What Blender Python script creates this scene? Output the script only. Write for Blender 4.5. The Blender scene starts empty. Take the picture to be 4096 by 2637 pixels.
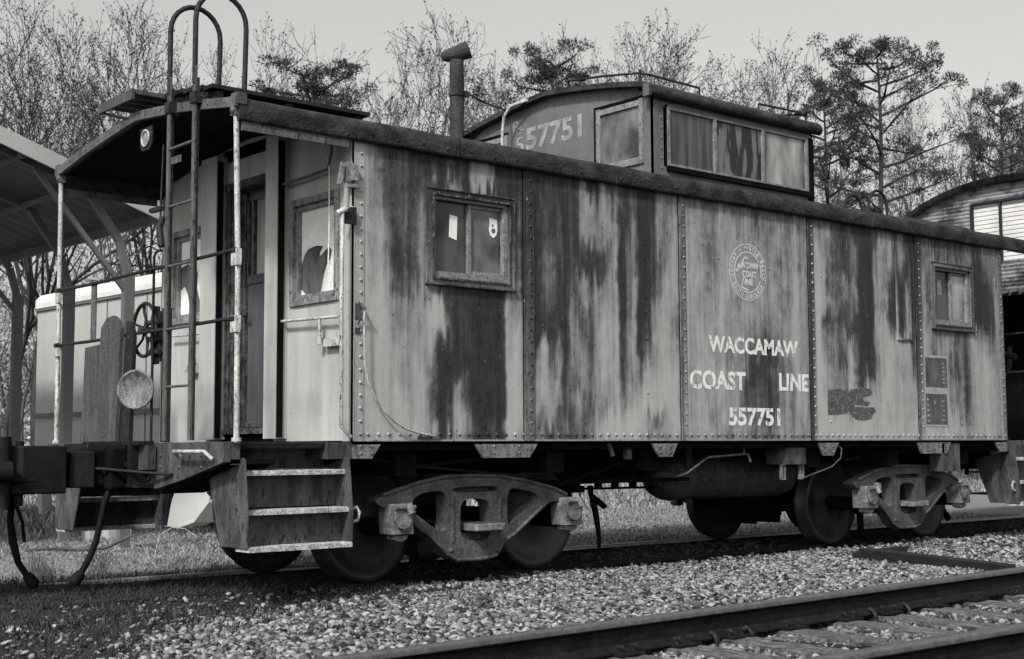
import bpy, math, random
import numpy as np
from mathutils import Vector, Matrix
random.seed(7); rng=np.random.default_rng(11)
sc=bpy.context.scene; COL=sc.collection
# ---------------------------------------------------------------- camera, world, sun, exposure
CAM=np.array([-5.2289,-7.8971,1.0133]); F=5420.0
FW=np.array([0.64370,0.76047,0.085576]); FW=FW/np.linalg.norm(FW)
_r=np.cross(FW,[0,0,1]); _r/=np.linalg.norm(_r); _u=np.cross(_r,FW); RO=math.radians(-0.27)
RT=_r*math.cos(RO)+_u*math.sin(RO); UP=-_r*math.sin(RO)+_u*math.cos(RO)
cd=bpy.data.cameras.new('camera'); cam=bpy.data.objects.new('camera',cd); COL.objects.link(cam)
cd.sensor_width=36; cd.lens=F/4096*36; cd.clip_start=.1; cd.clip_end=2000
cam.matrix_world=Matrix(((RT[0],UP[0],-FW[0],CAM[0]),(RT[1],UP[1],-FW[1],CAM[1]),(RT[2],UP[2],-FW[2],CAM[2]),(0,0,0,1)))
cd.dof.use_dof=True; cd.dof.focus_distance=11.0; cd.dof.aperture_fstop=5.0
sc.camera=cam
SUN_EL=math.radians(43); SAZ=math.radians(28)      # sun to the left-front: azimuth from -x towards -y
sd=np.array([-math.cos(SAZ)*math.cos(SUN_EL),-math.sin(SAZ)*math.cos(SUN_EL),math.sin(SUN_EL)])
w=bpy.data.worlds.new("World"); sc.world=w; w.use_nodes=True; nt=w.node_tree; nt.nodes.clear()
sky=nt.nodes.new('ShaderNodeTexSky'); sky.sky_type='NISHITA'; sky.sun_disc=False
sky.sun_elevation=SUN_EL; sky.sun_rotation=math.atan2(sd[0],sd[1]); sky.dust_density=4.0; sky.air_density=1.0; sky.ozone_density=1.0
bw=nt.nodes.new('ShaderNodeHueSaturation'); bw.inputs['Saturation'].default_value=0.0
tint=nt.nodes.new('ShaderNodeMixRGB'); tint.blend_type='MULTIPLY'; tint.inputs[0].default_value=1; tint.inputs[2].default_value=(1,.982,.955,1)
bg=nt.nodes.new('ShaderNodeBackground'); bg.inputs[1].default_value=0.135
wo=nt.nodes.new('ShaderNodeOutputWorld')
nt.links.new(sky.outputs[0],bw.inputs['Color']); nt.links.new(bw.outputs[0],tint.inputs[1]); nt.links.new(tint.outputs[0],bg.inputs[0]); nt.links.new(bg.outputs[0],wo.inputs[0])
ld=bpy.data.lights.new('sun','SUN'); ld.energy=3.1; ld.angle=math.radians(6); ld.color=(1,.985,.96)
sun=bpy.data.objects.new('sun',ld); COL.objects.link(sun)
sun.rotation_euler=Vector(sd).to_track_quat('Z','Y').to_euler()
sc.view_settings.view_transform='Standard'; sc.view_settings.look='None'; sc.view_settings.exposure=0.28; sc.view_settings.gamma=1
def at(px,py,D):                                   # photo pixel at depth D (m) -> point
    return CAM+D*(FW+RT*(px-2048)/F-UP*(py-1318.5)/F)
# ---------------------------------------------------------------- helpers
def tone(v):                                       # neutral film tone: darks a touch cool, lights a touch warm
    if v>.25: return (v*1.01,v,v*.97,1)
    return (v*.93,v*1.0,v*1.01,1)
def newmat(name):
    m=bpy.data.materials.new(name); m.use_nodes=True; n=m.node_tree; b=n.nodes['Principled BSDF']; return m,n,b
def N(n,t,**k):
    o=n.nodes.new(t)
    for a,v in k.items():
        if a.startswith('i_'): o.inputs[a[2:].replace('_',' ')].default_value=v
        else: setattr(o,a,v)
    return o
def ramp(n,stops,interp='LINEAR'):
    r=n.nodes.new('ShaderNodeValToRGB'); e=r.color_ramp.elements; r.color_ramp.interpolation=interp
    while len(e)<len(stops): e.new(.5)
    for k,(p,c) in zip(e,stops): k.position=p; k.color=c if isinstance(c,tuple) else (c,c,c,1)
    return r
def coords(n,scale=(1,1,1),obj=True):
    g=n.nodes.new('ShaderNodeNewGeometry'); mp=n.nodes.new('ShaderNodeMapping'); mp.inputs['Scale'].default_value=scale
    n.links.new(g.outputs['Position'],mp.inputs['Vector']); return mp.outputs[0]
def weather(name,c1,c2,scale=6,stretch=(1,1,1),rough=.75,lo=.35,hi=.65,bump=.15,bscale=60,fine=.25,metal=0,c3=None,spec=.3):
    m,n,b=newmat(name); L=n.links.new
    v=coords(n,stretch)
    t=N(n,'ShaderNodeTexNoise'); t.inputs['Scale'].default_value=scale; t.inputs['Detail'].default_value=8; t.inputs['Roughness'].default_value=.65
    L(v,t.inputs['Vector'])
    r=ramp(n,[(lo,tone(c1)),(hi,tone(c2))]); L(t.outputs[0],r.inputs[0])
    v2=coords(n); t2=N(n,'ShaderNodeTexNoise'); t2.inputs['Scale'].default_value=bscale; t2.inputs['Detail'].default_value=5; L(v2,t2.inputs['Vector'])
    r2=ramp(n,[(.3,1-fine),(.7,1+fine)]); L(t2.outputs[0],r2.inputs[0])
    mx=N(n,'ShaderNodeMixRGB',blend_type='MULTIPLY'); mx.inputs[0].default_value=1; L(r.outputs[0],mx.inputs[1]); L(r2.outputs[0],mx.inputs[2])
    out=mx.outputs[0]
    if c3 is not None:                             # flaked patches
        t3=N(n,'ShaderNodeTexNoise'); t3.inputs['Scale'].default_value=scale*5; t3.inputs['Detail'].default_value=6; L(v,t3.inputs['Vector'])
        r3=ramp(n,[(.60,0.0),(.63,1.0)]); L(t3.outputs[0],r3.inputs[0])
        m3=N(n,'ShaderNodeMixRGB'); L(r3.outputs[0],m3.inputs[0]); L(out,m3.inputs[1]); m3.inputs[2].default_value=tone(c3); out=m3.outputs[0]
    L(out,b.inputs['Base Color']); b.inputs['Roughness'].default_value=rough; b.inputs['Metallic'].default_value=metal; b.inputs['Specular IOR Level'].default_value=spec
    bp=N(n,'ShaderNodeBump'); bp.inputs['Strength'].default_value=bump; bp.inputs['Distance'].default_value=.02; L(t2.outputs[0],bp.inputs['Height']); L(bp.outputs[0],b.inputs['Normal'])
    return m
M={}
M['iron']=weather('rusty_iron',.006,.018,9,c3=.04,rough=.7)
M['bracket']=weather('bracket_paint',.06,.22,12,(1,1,.5),rough=.6,c3=.03,bump=.3,fine=.3)
M['casting']=weather('draft_casting',.003,.012,5,rough=.7,bump=.15,fine=.35,spec=.2)
M['black']=weather('underframe_black',.003,.009,5,rough=.9,spec=.05)
M['wheel']=weather('wheel_steel',.010,.034,6,rough=.42,fine=.35,spec=.45)
M['frame']=weather('truck_cast_steel',.035,.092,6,rough=.6,bump=.5,bscale=40,fine=.35)
M['journal']=weather('journal_steel',.06,.22,14,rough=.5,bump=.4)
M['paintend']=weather('end_wall_paint',.27,.42,2.2,(1.5,1.5,.35),rough=.5,lo=.3,hi=.6,bump=.06,fine=.08,c3=None)
M['dimpaint']=weather('faded_cupola_paint',.085,.15,2.5,(1,1,.6),rough=.6,bump=.1,fine=.18)
M['post']=weather('flaking_white_pipe',.26,.50,16,(1,1,.35),rough=.6,c3=.04,bump=.3)
M['greypaint']=weather('dull_grey_paint',.05,.115,10,(1,1,.4),rough=.65,c3=.02)
M['steps']=weather('step_steel',.022,.095,7,(1,1,.4),rough=.55,c3=.02,bump=.2)
M['tread']=weather('worn_tread',.22,.55,20,rough=.5,c3=.05,bump=.5)
M['roofedge']=weather('roof_edge_tar',.007,.046,4.5,(1,1,1.6),rough=.85,bump=.5,bscale=48,fine=.45,lo=.38,hi=.68)
M['roof']=weather('roof_tar',.03,.07,6,rough=.85)
M['rustframe']=weather('rusted_frame',.018,.13,26,(1,1,.5),rough=.75,lo=.40,hi=.68,bump=.6,fine=.4)
M['endframe']=weather('flaking_end_frame',.08,.27,14,(1,1,.4),rough=.65,c3=.03,bump=.4,fine=.3)
M['winframe']=weather('window_frame_metal',.12,.25,18,rough=.5,c3=.03)
M['doorp']=weather('door_paint',.06,.11,2.5,(1,1,.6),rough=.5,fine=.15)
M['stack']=weather('stack_iron',.010,.055,5,(1,1,.6),rough=.8,bump=.6,fine=.35)
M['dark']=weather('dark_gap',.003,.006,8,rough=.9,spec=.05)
M['paper']=weather('white_paper',.62,.8,4,rough=.8,bump=.1,fine=.04)
M['white']=weather('white_lettering',.50,.72,10,(6,1,.8),rough=.6,fine=.15,c3=None)
M['ghost']=weather('faded_lettering',.15,.32,9,rough=.7,fine=.15)
M['emblem']=weather('emblem_paint',.36,.52,12,rough=.7,fine=.15)
M['rail']=weather('rail_rust',.005,.014,10,(1,1,1),rough=.75,fine=.25,spec=.12)
M['railtop']=weather('rail_head',.055,.10,14,(1,6,1),rough=.5,fine=.25,spec=.4)
M['shiny']=weather('bright_rail_head',.35,.5,6,rough=.3,metal=.6)
M['tie']=weather('old_tie_wood',.03,.14,9,(1,.12,1) and (9,.8,4),rough=.85,bump=.9,bscale=30,fine=.4,lo=.38,hi=.62)
M['timber']=weather('tarred_timber',.006,.018,5,(1,1,4),rough=.8)
M['plank']=weather('weathered_plank',.04,.085,4,(5,5,.5),rough=.8,bump=.3,fine=.3,c3=.02)
M['rubber']=weather('rubber_hose',.004,.010,10,rough=.7,spec=.1)
M['van']=weather('trailer_skin',.33,.38,3,(1,1,.3),rough=.55,fine=.05,bump=.02)
M['vantop']=weather('trailer_roof_edge',.5,.6,2,rough=.5,fine=.05)
M['carport']=weather('carport_sheet',.06,.10,1,rough=.6,fine=.1)
M['carpost']=weather('carport_steel',.10,.14,3,rough=.6,fine=.1)
M['corr']=weather('corrugated_sheet',.04,.22,3.5,(1,1,1.4),rough=.5,fine=.2,lo=.42,hi=.55)
M['slat']=weather('blind_slat',.5,.62,5,rough=.6,fine=.06)
M['string']=weather('white_string',.6,.7,9)
M['bark']=weather('tree_bark',.018,.05,2,rough=.9,fine=.3)
M['bark2']=weather('pale_bark',.035,.09,2,rough=.9,fine=.3)
def pane_mat(name,a,b_,sx,rough=.22,lo=.4,hi=.6):
    m,n,b=newmat(name); L=n.links.new; v=coords(n,sx)
    t=N(n,'ShaderNodeTexNoise'); t.inputs['Scale'].default_value=1; t.inputs['Detail'].default_value=5; L(v,t.inputs['Vector'])
    r=ramp(n,[(lo,tone(a)),(hi,tone(b_))]); L(t.outputs[0],r.inputs[0]); L(r.outputs[0],b.inputs['Base Color'])
    b.inputs['Roughness'].default_value=rough; b.inputs['Specular IOR Level'].default_value=.5; return m
M['pane_curtain']=pane_mat('curtained_glass',.015,.11,(14,14,1.0),.22,.3,.7)
M['pane_peel']=pane_mat('peeling_film_glass',.010,.13,(9,9,2.2),.35,.50,.56)
M['pane_sky']=pane_mat('sky_glare_glass',.06,.36,(5,5,1.6),.10,.35,.65)  # bright sky reflection put into the pale mottling
M['pane_dusty_glare']=pane_mat('dusty_glare_glass',.03,.19,(4.5,4.5,3),.10,.35,.68)  # dust and reflections, both put into the mottled colour
M['pane_dark']=pane_mat('dark_dusty_glass',.012,.07,(3,3,2.2),.12)
M['pane_film']=pane_mat('streaked_door_glass',.06,.36,(16,16,.8),.3)
def attr_mat(name,attr,stops,rough=.9,noise=0):
    m,n,b=newmat(name); L=n.links.new; a=N(n,'ShaderNodeAttribute'); a.attribute_name=attr
    r=ramp(n,[(p,tone(c)) for p,c in stops]); L(a.outputs['Fac'],r.inputs[0]); L(r.outputs[0],b.inputs['Base Color']); b.inputs['Roughness'].default_value=rough
    b.inputs['Specular IOR Level'].default_value=.15
    return m
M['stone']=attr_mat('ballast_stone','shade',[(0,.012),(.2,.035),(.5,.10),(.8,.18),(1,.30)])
M['straw']=attr_mat('dry_grass','shade',[(0,.04),(.5,.17),(1,.36)])
M['weed']=attr_mat('dark_weed','shade',[(0,.012),(1,.055)])
M['leaf']=attr_mat('pine_needles','shade',[(0,.018),(1,.085)])
M['leaf2']=attr_mat('bud_leaves','shade',[(0,.03),(1,.10)])
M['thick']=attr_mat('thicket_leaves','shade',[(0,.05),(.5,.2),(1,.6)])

class MB:
    def __init__(s): s.v=[]; s.f=[]; s.sm=[]
    def add(s,vs,fs,smooth=False):
        o=len(s.v); s.v+= [tuple(map(float,p)) for p in vs]; s.f+=[tuple(i+o for i in f) for f in fs]; s.sm+=[smooth]*len(fs); return s
    def box(s,x0,x1,y0,y1,z0,z1):
        if x0>x1:x0,x1=x1,x0
        if y0>y1:y0,y1=y1,y0
        if z0>z1:z0,z1=z1,z0
        vs=[(x0,y0,z0),(x1,y0,z0),(x1,y1,z0),(x0,y1,z0),(x0,y0,z1),(x1,y0,z1),(x1,y1,z1),(x0,y1,z1)]
        return s.add(vs,[(0,3,2,1),(4,5,6,7),(0,1,5,4),(1,2,6,5),(2,3,7,6),(3,0,4,7)])
    def bar(s,a,b,w,h,up=(0,0,1)):
        a=Vector(a);b=Vector(b);d=(b-a).normalized();u=Vector(up);sd_=d.cross(u)
        if sd_.length<1e-4: sd_=d.cross(Vector((1,0,0)))
        sd_.normalize();u=sd_.cross(d);vs=[]
        for p in (a,b):
            for i,j in((-1,-1),(1,-1),(1,1),(-1,1)): vs.append(p+sd_*i*w/2+u*j*h/2)
        return s.add(vs,[(0,1,2,3),(7,6,5,4),(0,4,5,1),(1,5,6,2),(2,6,7,3),(3,7,4,0)])
    def tube(s,pts,r,n=8,cap=True):
        pts=[Vector(p) for p in pts]; R=r if hasattr(r,'__len__') else [r]*len(pts); vs=[];u=None
        for i,p in enumerate(pts):
            t=(pts[min(i+1,len(pts)-1)]-pts[max(i-1,0)]).normalized()
            if u is None:
                u=t.cross(Vector((0,0,1)));
                if u.length<1e-3: u=t.cross(Vector((1,0,0)))
                u.normalize()
            else: u=(u-t*u.dot(t)).normalized()
            v=t.cross(u)
            for k in range(n):
                a=2*math.pi*k/n; vs.append(p+(u*math.cos(a)+v*math.sin(a))*R[i])
        fs=[(i*n+k,i*n+(k+1)%n,(i+1)*n+(k+1)%n,(i+1)*n+k) for i in range(len(pts)-1) for k in range(n)]
        s.add(vs,fs,True)
        if cap: s.add(vs[:n][::-1],[tuple(range(n))]); s.add(vs[-n:],[tuple(range(n))])
        return s
    def prism(s,poly,axis,a,b):                    # polygon in the two other axes, extruded along axis
        def P(q,t): return {'x':(t,q[0],q[1]),'y':(q[0],t,q[1]),'z':(q[0],q[1],t)}[axis]
        n=len(poly); vs=[P(q,a) for q in poly]+[P(q,b) for q in poly]
        return s.add(vs,[tuple(range(n)),tuple(range(2*n-1,n-1,-1))]+[(i,i+n,(i+1)%n+n,(i+1)%n) for i in range(n)])
    def lathe(s,prof,c,ax,n=32,smooth=True):       # prof: (radius, offset along ax)
        c=Vector(c);ax=Vector(ax).normalized();u=ax.cross(Vector((0,0,1)))
        if u.length<1e-3:u=Vector((1,0,0))
        u.normalize();v=ax.cross(u);vs=[]
        for r,h in prof:
            for k in range(n):
                a=2*math.pi*k/n; vs.append(c+ax*h+(u*math.cos(a)+v*math.sin(a))*r)
        fs=[(i*n+k,i*n+(k+1)%n,(i+1)*n+(k+1)%n,(i+1)*n+k) for i in range(len(prof)-1) for k in range(n)]
        s.add(vs,fs,smooth); return s
    def rivet(s,c,ax,r=.013):
        c=Vector(c);return s.lathe([(r,0),(r*.85,r*.45),(r*.45,r*.75),(.0005,r*.85)],c,ax,7)
    def mesh(s,name):
        me=bpy.data.meshes.new(name); me.from_pydata(s.v,[],s.f); me.polygons.foreach_set('use_smooth',s.sm); me.update()
        return me
    def build(s,name,mat,parent=None,bevel=0):
        me=s.mesh(name); me.materials.append(mat); return link(me,name,parent,bevel)
ROOT={}
def link(me,name,parent=None,bevel=0):
    o=bpy.data.objects.new(name,me); COL.objects.link(o)
    if parent is not None:
        o.parent=parent
        if parent.name in ROOT: o.location=-Vector(ROOT[parent.name])
    if bevel:
        b=o.modifiers.new('bevel','BEVEL'); b.width=bevel; b.segments=2; b.limit_method='ANGLE'; b.angle_limit=math.radians(40)
    return o
def tag(o,label=None,cat=None,group=None,kind=None):
    if label:o['label']=label
    if cat:o['category']=cat
    if group:o['group']=group
    if kind:o['kind']=kind
    return o
def thing(name,label,cat,loc=(0,0,0),group=None):
    o=bpy.data.objects.new(name,None); COL.objects.link(o); o.location=loc; ROOT[o.name]=tuple(loc); o.empty_display_size=.2
    return tag(o,label,cat,group)
def np_mesh(name,V,Fc,mat,shade=None,nper=3,parent=None,smooth=False):
    me=bpy.data.meshes.new(name); V=np.asarray(V,np.float32); Fc=np.asarray(Fc,np.int32)
    me.vertices.add(len(V)); me.vertices.foreach_set('co',V.ravel())
    k=Fc.shape[1]; me.loops.add(Fc.size); me.loops.foreach_set('vertex_index',Fc.ravel())
    me.polygons.add(len(Fc)); me.polygons.foreach_set('loop_start',np.arange(0,Fc.size,k,dtype=np.int32))
    me.polygons.foreach_set('loop_total',np.full(len(Fc),k,np.int32))
    if smooth: me.polygons.foreach_set('use_smooth',np.ones(len(Fc),bool))
    me.update(calc_edges=True); me.validate()
    if shade is not None:
        a=me.attributes.new('shade','FLOAT','POINT'); a.data.foreach_set('value',np.asarray(shade,np.float32))
    me.materials.append(mat); return link(me,name,parent)
def curve_mesh(name,loops,depth,place):            # filled outline with holes, extruded; place(u,v,w)->xyz
    c=bpy.data.curves.new('tmp','CURVE'); c.dimensions='2D'; c.fill_mode='BOTH'; c.extrude=depth/2
    for lp in loops:
        sp=c.splines.new('POLY'); sp.points.add(len(lp)-1); sp.use_cyclic_u=True
        for p,q in zip(sp.points,lp): p.co=(q[0],q[1],0,1)
    return conv(c,name,place)
def conv(c,name,place):
    o=bpy.data.objects.new('tmp',c); COL.objects.link(o); dg=bpy.context.evaluated_depsgraph_get(); dg.update()
    me=bpy.data.meshes.new_from_object(o.evaluated_get(dg)); me.name=name
    bpy.data.objects.remove(o); bpy.data.curves.remove(c)
    for v in me.vertices: v.co=place(v.co.x,v.co.y,v.co.z)
    me.materials.clear(); return me
def text_pts(txt,bold=0):
    c=bpy.data.curves.new('tmp','FONT'); c.body=txt; c.size=1; c.extrude=0.0; c.offset=bold; c.resolution_u=3
    return conv(c,'lettering',lambda x,y,z:(x,y,z))
def text_fit(mb,txt,x0,x1,z0,z1,place,bold=.0,erode=None):  # text scaled into a box on a plane; place(u,v)->xyz
    me=text_pts(txt,bold); xs=[v.co.x for v in me.vertices]; ys=[v.co.y for v in me.vertices]
    ax,bx,ay,by=min(xs),max(xs),min(ys),max(ys)
    vs=[place(x0+(v.co.x-ax)/(bx-ax)*(x1-x0), z0+(v.co.y-ay)/(by-ay)*(z1-z0)) for v in me.vertices]
    mb.add(vs,[tuple(p.vertices) for p in me.polygons]); bpy.data.meshes.remove(me)
W=2.95; XE=8.57; ZS=1.05; ZE=3.18; YC=W/2
def zroof(y):
    t=abs(y-YC)/YC
    return 3.492-.115*t-.07*t*t
# ---------------------------------------------------------------- caboose
cab=thing('caboose','weathered pale steel railroad caboose with rust-streaked side, cupola and end platforms','caboose',(4,YC,0))
# rust and grime map of the side, one 16-step column (top to bottom) per station along the car
GX=[0.08,0.16,0.23,0.3,0.38,0.46,0.53,0.61,0.69,0.77,0.85,0.93,1.01,1.09,1.18,1.26,1.35,1.43,1.52,1.57,1.61,1.67,1.74,1.8,1.87,1.94,2.01,2.08,2.15,2.21,2.29,2.36,2.43,2.5,2.57,2.65,2.72,2.79,2.87,2.95,3.02,3.1,3.18,3.26,3.34,3.36,3.44,3.51,3.59,3.66,3.74,3.81,3.89,3.97,4.05,4.12,4.21,4.29,4.37,4.45,4.53,4.61,4.7,4.78,4.87,4.95,5.04,5.13,5.11,5.19,5.27,5.36,5.44,5.52,5.6,5.68,5.77,5.86,5.94,6.03,6.12,6.2,6.29,6.38,6.47,6.56,6.65,6.75,6.84,6.9,6.93,7.03,7.13,7.22,7.32,7.42,7.52,7.62,7.72,7.82,7.93,8.03,8.13,8.24,8.35,8.46]
GC="""1111111111111112 3333232211111111 5543222111111111 6665443221111111 6666678644322111 6666566533233211 7665556533322221 7653333322221111 8574443411245652 8875555611688887 6375555775888663 7475555788883222 7875555777786534 3275555788778866 2275555888888886 6375555888888886 8876666888888886 8864322322211111 8875554431111112 7777766643222222 5555555555544443 7888888888654344 7778877777322254 7776655567222236 7777655567653325 7776677777443465 7888888888876655 6666666544445566 6666664543334234 3333673355433555 7333775455544543 7544773333333422 3344764322223421 6433543322223311 6544333322222211 6678888887765421 7776555554443311 6544443333334211 8888888887742122 8888888876422143 7766665332321142 4333554222221143 4444432222211122 4332222332211112 4333333554333222 3333334443333333 5332222222222222 4322222222222222 4333323322222222 5444333332223222 5455443323223433 5444433233322333 4333332223322323 5333222333433334 5333334333433333 5433334333444433 4333333233446643 5333333234676554 6433333345765544 5433332345766654 4443333345767764 4433322335655643 5335444344544433 5444344333443333 5433333222334433 4333222222222334 5444333333322233 6665555555555555 4433333333333333 4221111111111111 5422211111111111 4332222543222111 5345553654433311 5555554544444311 6666555655633211 7666345634534311 6666555632223311 7445346755542211 8778888888874211 7888888888852211 7888888887732221 6644333233432221 5333334222221111 5444435222111221 5335777522222221 6656877622322211 4335777622322221 7667433322222221 9999998766632211 8555555444333333 4333333222222222 6543333222222111 5545555333333221 6435555445544221 6645555433333221 6545555433333221 6645555445544322 6545555555644322 6645555545544422 6545555556667643 5456763233333332 5788888322222222 5788888532222222 4568888432222222 4445677643222222 4444333333333333""".split()
def sm(a,b,x):
    t=np.clip((x-a)/(b-a),0,1); return t*t*(3-2*t)
def _n1(r,n,X,L=8.6):
    c=r.random(n+1)*2-1; k=np.clip(X/L*n,0,n-.001); i=k.astype(int); f=k-i; f=f*f*(3-2*f); return c[i]*(1-f)+c[i+1]*f
def _n2(r,nx,nz,X,Z):
    c=r.random((nx+1,nz+1))*2-1; kx=np.clip(X/8.6*nx,0,nx-.001); kz=np.clip((Z-1)/2.4*nz,0,nz-.001); i=kx.astype(int); j=kz.astype(int); a=kx-i; b=kz-j; a=a*a*(3-2*a); b=b*b*(3-2*b)
    return (c[i,j]*(1-a)+c[i+1,j]*a)*(1-b)+(c[i,j+1]*(1-a)+c[i+1,j+1]*a)*b
def stain_field(X,Z,flip=False):
    r=np.random.default_rng(3); G=np.array([[int(q) for q in c] for c in GC],float); gx=np.array(GX)
    o_=np.argsort(gx,kind='stable'); gx=gx[o_]; G=G[o_]
    Xs=XE-X if flip else X
    B=_n2(r,60,14,X,Z); B2=_n2(r,150,40,X,Z)
    xx=np.clip(Xs+B*.012+B2*.009,gx[0],gx[-1]-1e-4)
    zz=Z+_n1(r,90,X)*.05+_n1(r,430,X)*.075+B*.02
    k=np.clip(np.searchsorted(gx,xx,side='right')-1,0,len(gx)-2); a=(xx-gx[k])/(gx[k+1]-gx[k]); a=sm(.12,.88,a)
    t=np.clip((3.13-zz)/(3.13-1.08)*15,0,14.999); j=t.astype(int); b=t-j; b=b*b*(3-2*b)
    S=(G[k,j]*(1-a)+G[k+1,j]*a)*(1-b)+(G[k,j+1]*(1-a)+G[k+1,j+1]*a)*b
    S=S*.106-.004+.055*_n1(r,260,X)+.035*_n1(r,620,X)+.05*B2*(S>3)
    for q in (1.57,3.34,5.12,6.89,.02,8.55): S=S+np.exp(-((Xs-q-.012)/.022)**2)*(.09+.10*B2)*(1 if q>.1 else .4)
    S=S+np.exp(-((Z-1.085)/.022)**2)*(.10+.12*_n1(r,200,X))
    dr=np.abs(((Xs-.13)/.09+.5)%1-.5)*.09; S=S+np.exp(-(dr/.010)**2)*np.exp(-np.clip(1.10-Z,0,1)/.03)*(Z<1.10)*.22*(_n1(r,94,X)*.5+.5)
    return np.clip(S,0,1)
def side_paint():
    m,n,b=newmat('rust_streaked_paint'); L=n.links.new
    a=N(n,'ShaderNodeAttribute'); a.attribute_name='stain'
    v=coords(n,(26,26,.9)); t=N(n,'ShaderNodeTexNoise'); t.inputs['Scale'].default_value=1; t.inputs['Detail'].default_value=7; t.inputs['Roughness'].default_value=.6; L(v,t.inputs['Vector'])
    v3=coords(n,(70,70,3.5)); t3=N(n,'ShaderNodeTexNoise'); t3.inputs['Scale'].default_value=1; t3.inputs['Detail'].default_value=4; L(v3,t3.inputs['Vector'])
    v2=coords(n,(1,1,.7)); t2=N(n,'ShaderNodeTexNoise'); t2.inputs['Scale'].default_value=14; t2.inputs['Detail'].default_value=9; t2.inputs['Roughness'].default_value=.75; L(v2,t2.inputs['Vector'])
    def mth(op,x,y):
        q=N(n,'ShaderNodeMath',operation=op)
        for k,s in enumerate((x,y)):
            if isinstance(s,(int,float)): q.inputs[k].default_value=s
            else: L(s,q.inputs[k])
        return q.outputs[0]
    s=mth('ADD',a.outputs['Fac'],mth('MULTIPLY',mth('SUBTRACT',t.outputs[0],.5),.42))
    s=mth('ADD',s,mth('MULTIPLY',mth('SUBTRACT',t3.outputs[0],.5),.34))
    s=mth('ADD',s,mth('MULTIPLY',mth('SUBTRACT',t2.outputs[0],.5),.55))
    sv=mth('SUBTRACT',s,a.outputs['Fac']); amp=mth('ADD',.5,mth('MULTIPLY',a.outputs['Fac'],.9)); s=mth('ADD',a.outputs['Fac'],mth('MULTIPLY',sv,amp))
    r=ramp(n,[(.0,tone(.39)),(.15,tone(.335)),(.30,tone(.24)),(.43,tone(.145)),(.56,tone(.075)),(.72,tone(.034)),(1,tone(.012))]); L(s,r.inputs[0])
    t5=N(n,'ShaderNodeTexNoise'); t5.inputs['Scale'].default_value=1; t5.inputs['Detail'].default_value=3; L(coords(n,(55,55,30)),t5.inputs['Vector'])
    s5=mth('ADD',t5.outputs[0],mth('MULTIPLY',s,.22)); r5=ramp(n,[(.735,0.0),(.76,1.0)]); L(s5,r5.inputs[0])
    m5=N(n,'ShaderNodeMixRGB'); L(r5.outputs[0],m5.inputs[0]); L(r.outputs[0],m5.inputs[1]); m5.inputs[2].default_value=tone(.03)
    r6=ramp(n,[(.255,1.0),(.28,0.0)]); L(mth('ADD',t5.outputs[0],mth('MULTIPLY',mth('SUBTRACT',.45,s),.05)),r6.inputs[0]); m6=N(n,'ShaderNodeMixRGB'); L(r6.outputs[0],m6.inputs[0]); L(m5.outputs[0],m6.inputs[1]); m6.inputs[2].default_value=tone(.30)
    L(m6.outputs[0],b.inputs['Base Color'])
    rr=ramp(n,[(.2,.5),(.7,.85)]); L(s,rr.inputs[0]); L(rr.outputs[0],b.inputs['Roughness']); b.inputs['Specular IOR Level'].default_value=.25
    t4=N(n,'ShaderNodeTexNoise'); t4.inputs['Scale'].default_value=1.1; t4.inputs['Detail'].default_value=1; L(coords(n,(1,1,.6)),t4.inputs['Vector'])
    b1=N(n,'ShaderNodeBump'); b1.inputs['Strength'].default_value=.5; b1.inputs['Distance'].default_value=.03; L(t4.outputs[0],b1.inputs['Height'])
    bp=N(n,'ShaderNodeBump'); bp.inputs['Strength'].default_value=.18; bp.inputs['Distance'].default_value=.01; L(t2.outputs[0],bp.inputs['Height']); L(b1.outputs[0],bp.inputs['Normal']); L(bp.outputs[0],b.inputs['Normal'])
    return m
M['side']=side_paint()
WIN=[(.70,1.42,2.25,2.86),(7.24,7.92,2.26,2.86)]
def grid_wall(name,y,wins,flip,mat):
    xs=np.unique(np.round(np.concatenate([np.arange(0,XE+.001,.02),[XE]]+[[a,b] for a,b,_,_ in wins]),4))
    zs=np.unique(np.round(np.concatenate([np.arange(ZS,ZE+.06,.02)]+[[c,d] for _,_,c,d in wins]),4))
    X,Z=np.meshgrid(xs,zs,indexing='ij'); nx,nz=len(xs),len(zs)
    V=np.stack([X,np.full(X.shape,y),Z],-1).reshape(-1,3)
    i,j=np.meshgrid(np.arange(nx-1),np.arange(nz-1),indexing='ij'); cx=(xs[:-1]+xs[1:])[i]/2; cz=(zs[:-1]+zs[1:])[j]/2
    keep=np.ones(i.shape,bool)
    for a,b,c,d in wins: keep&=~((cx>a)&(cx<b)&(cz>c)&(cz<d))
    i=i[keep];j=j[keep]; q=np.stack([i*nz+j,(i+1)*nz+j,(i+1)*nz+j+1,i*nz+j+1],-1)
    o=np_mesh(name,V,q,mat,nper=4,parent=cab)
    at_=o.data.attributes.new('stain','FLOAT','POINT'); at_.data.foreach_set('value',stain_field(X,Z,flip).ravel().astype(np.float32))
    return o
wall=grid_wall('side_wall',0.0,WIN,False,M['side'])
wall2=grid_wall('side_wall',W,WIN,True,M['side'])
m=MB(); m.box(0.02,XE-.02,.02,W-.02,ZS-.012,ZS+.03); m.build('floor_plate',M['black'],cab)
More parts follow.
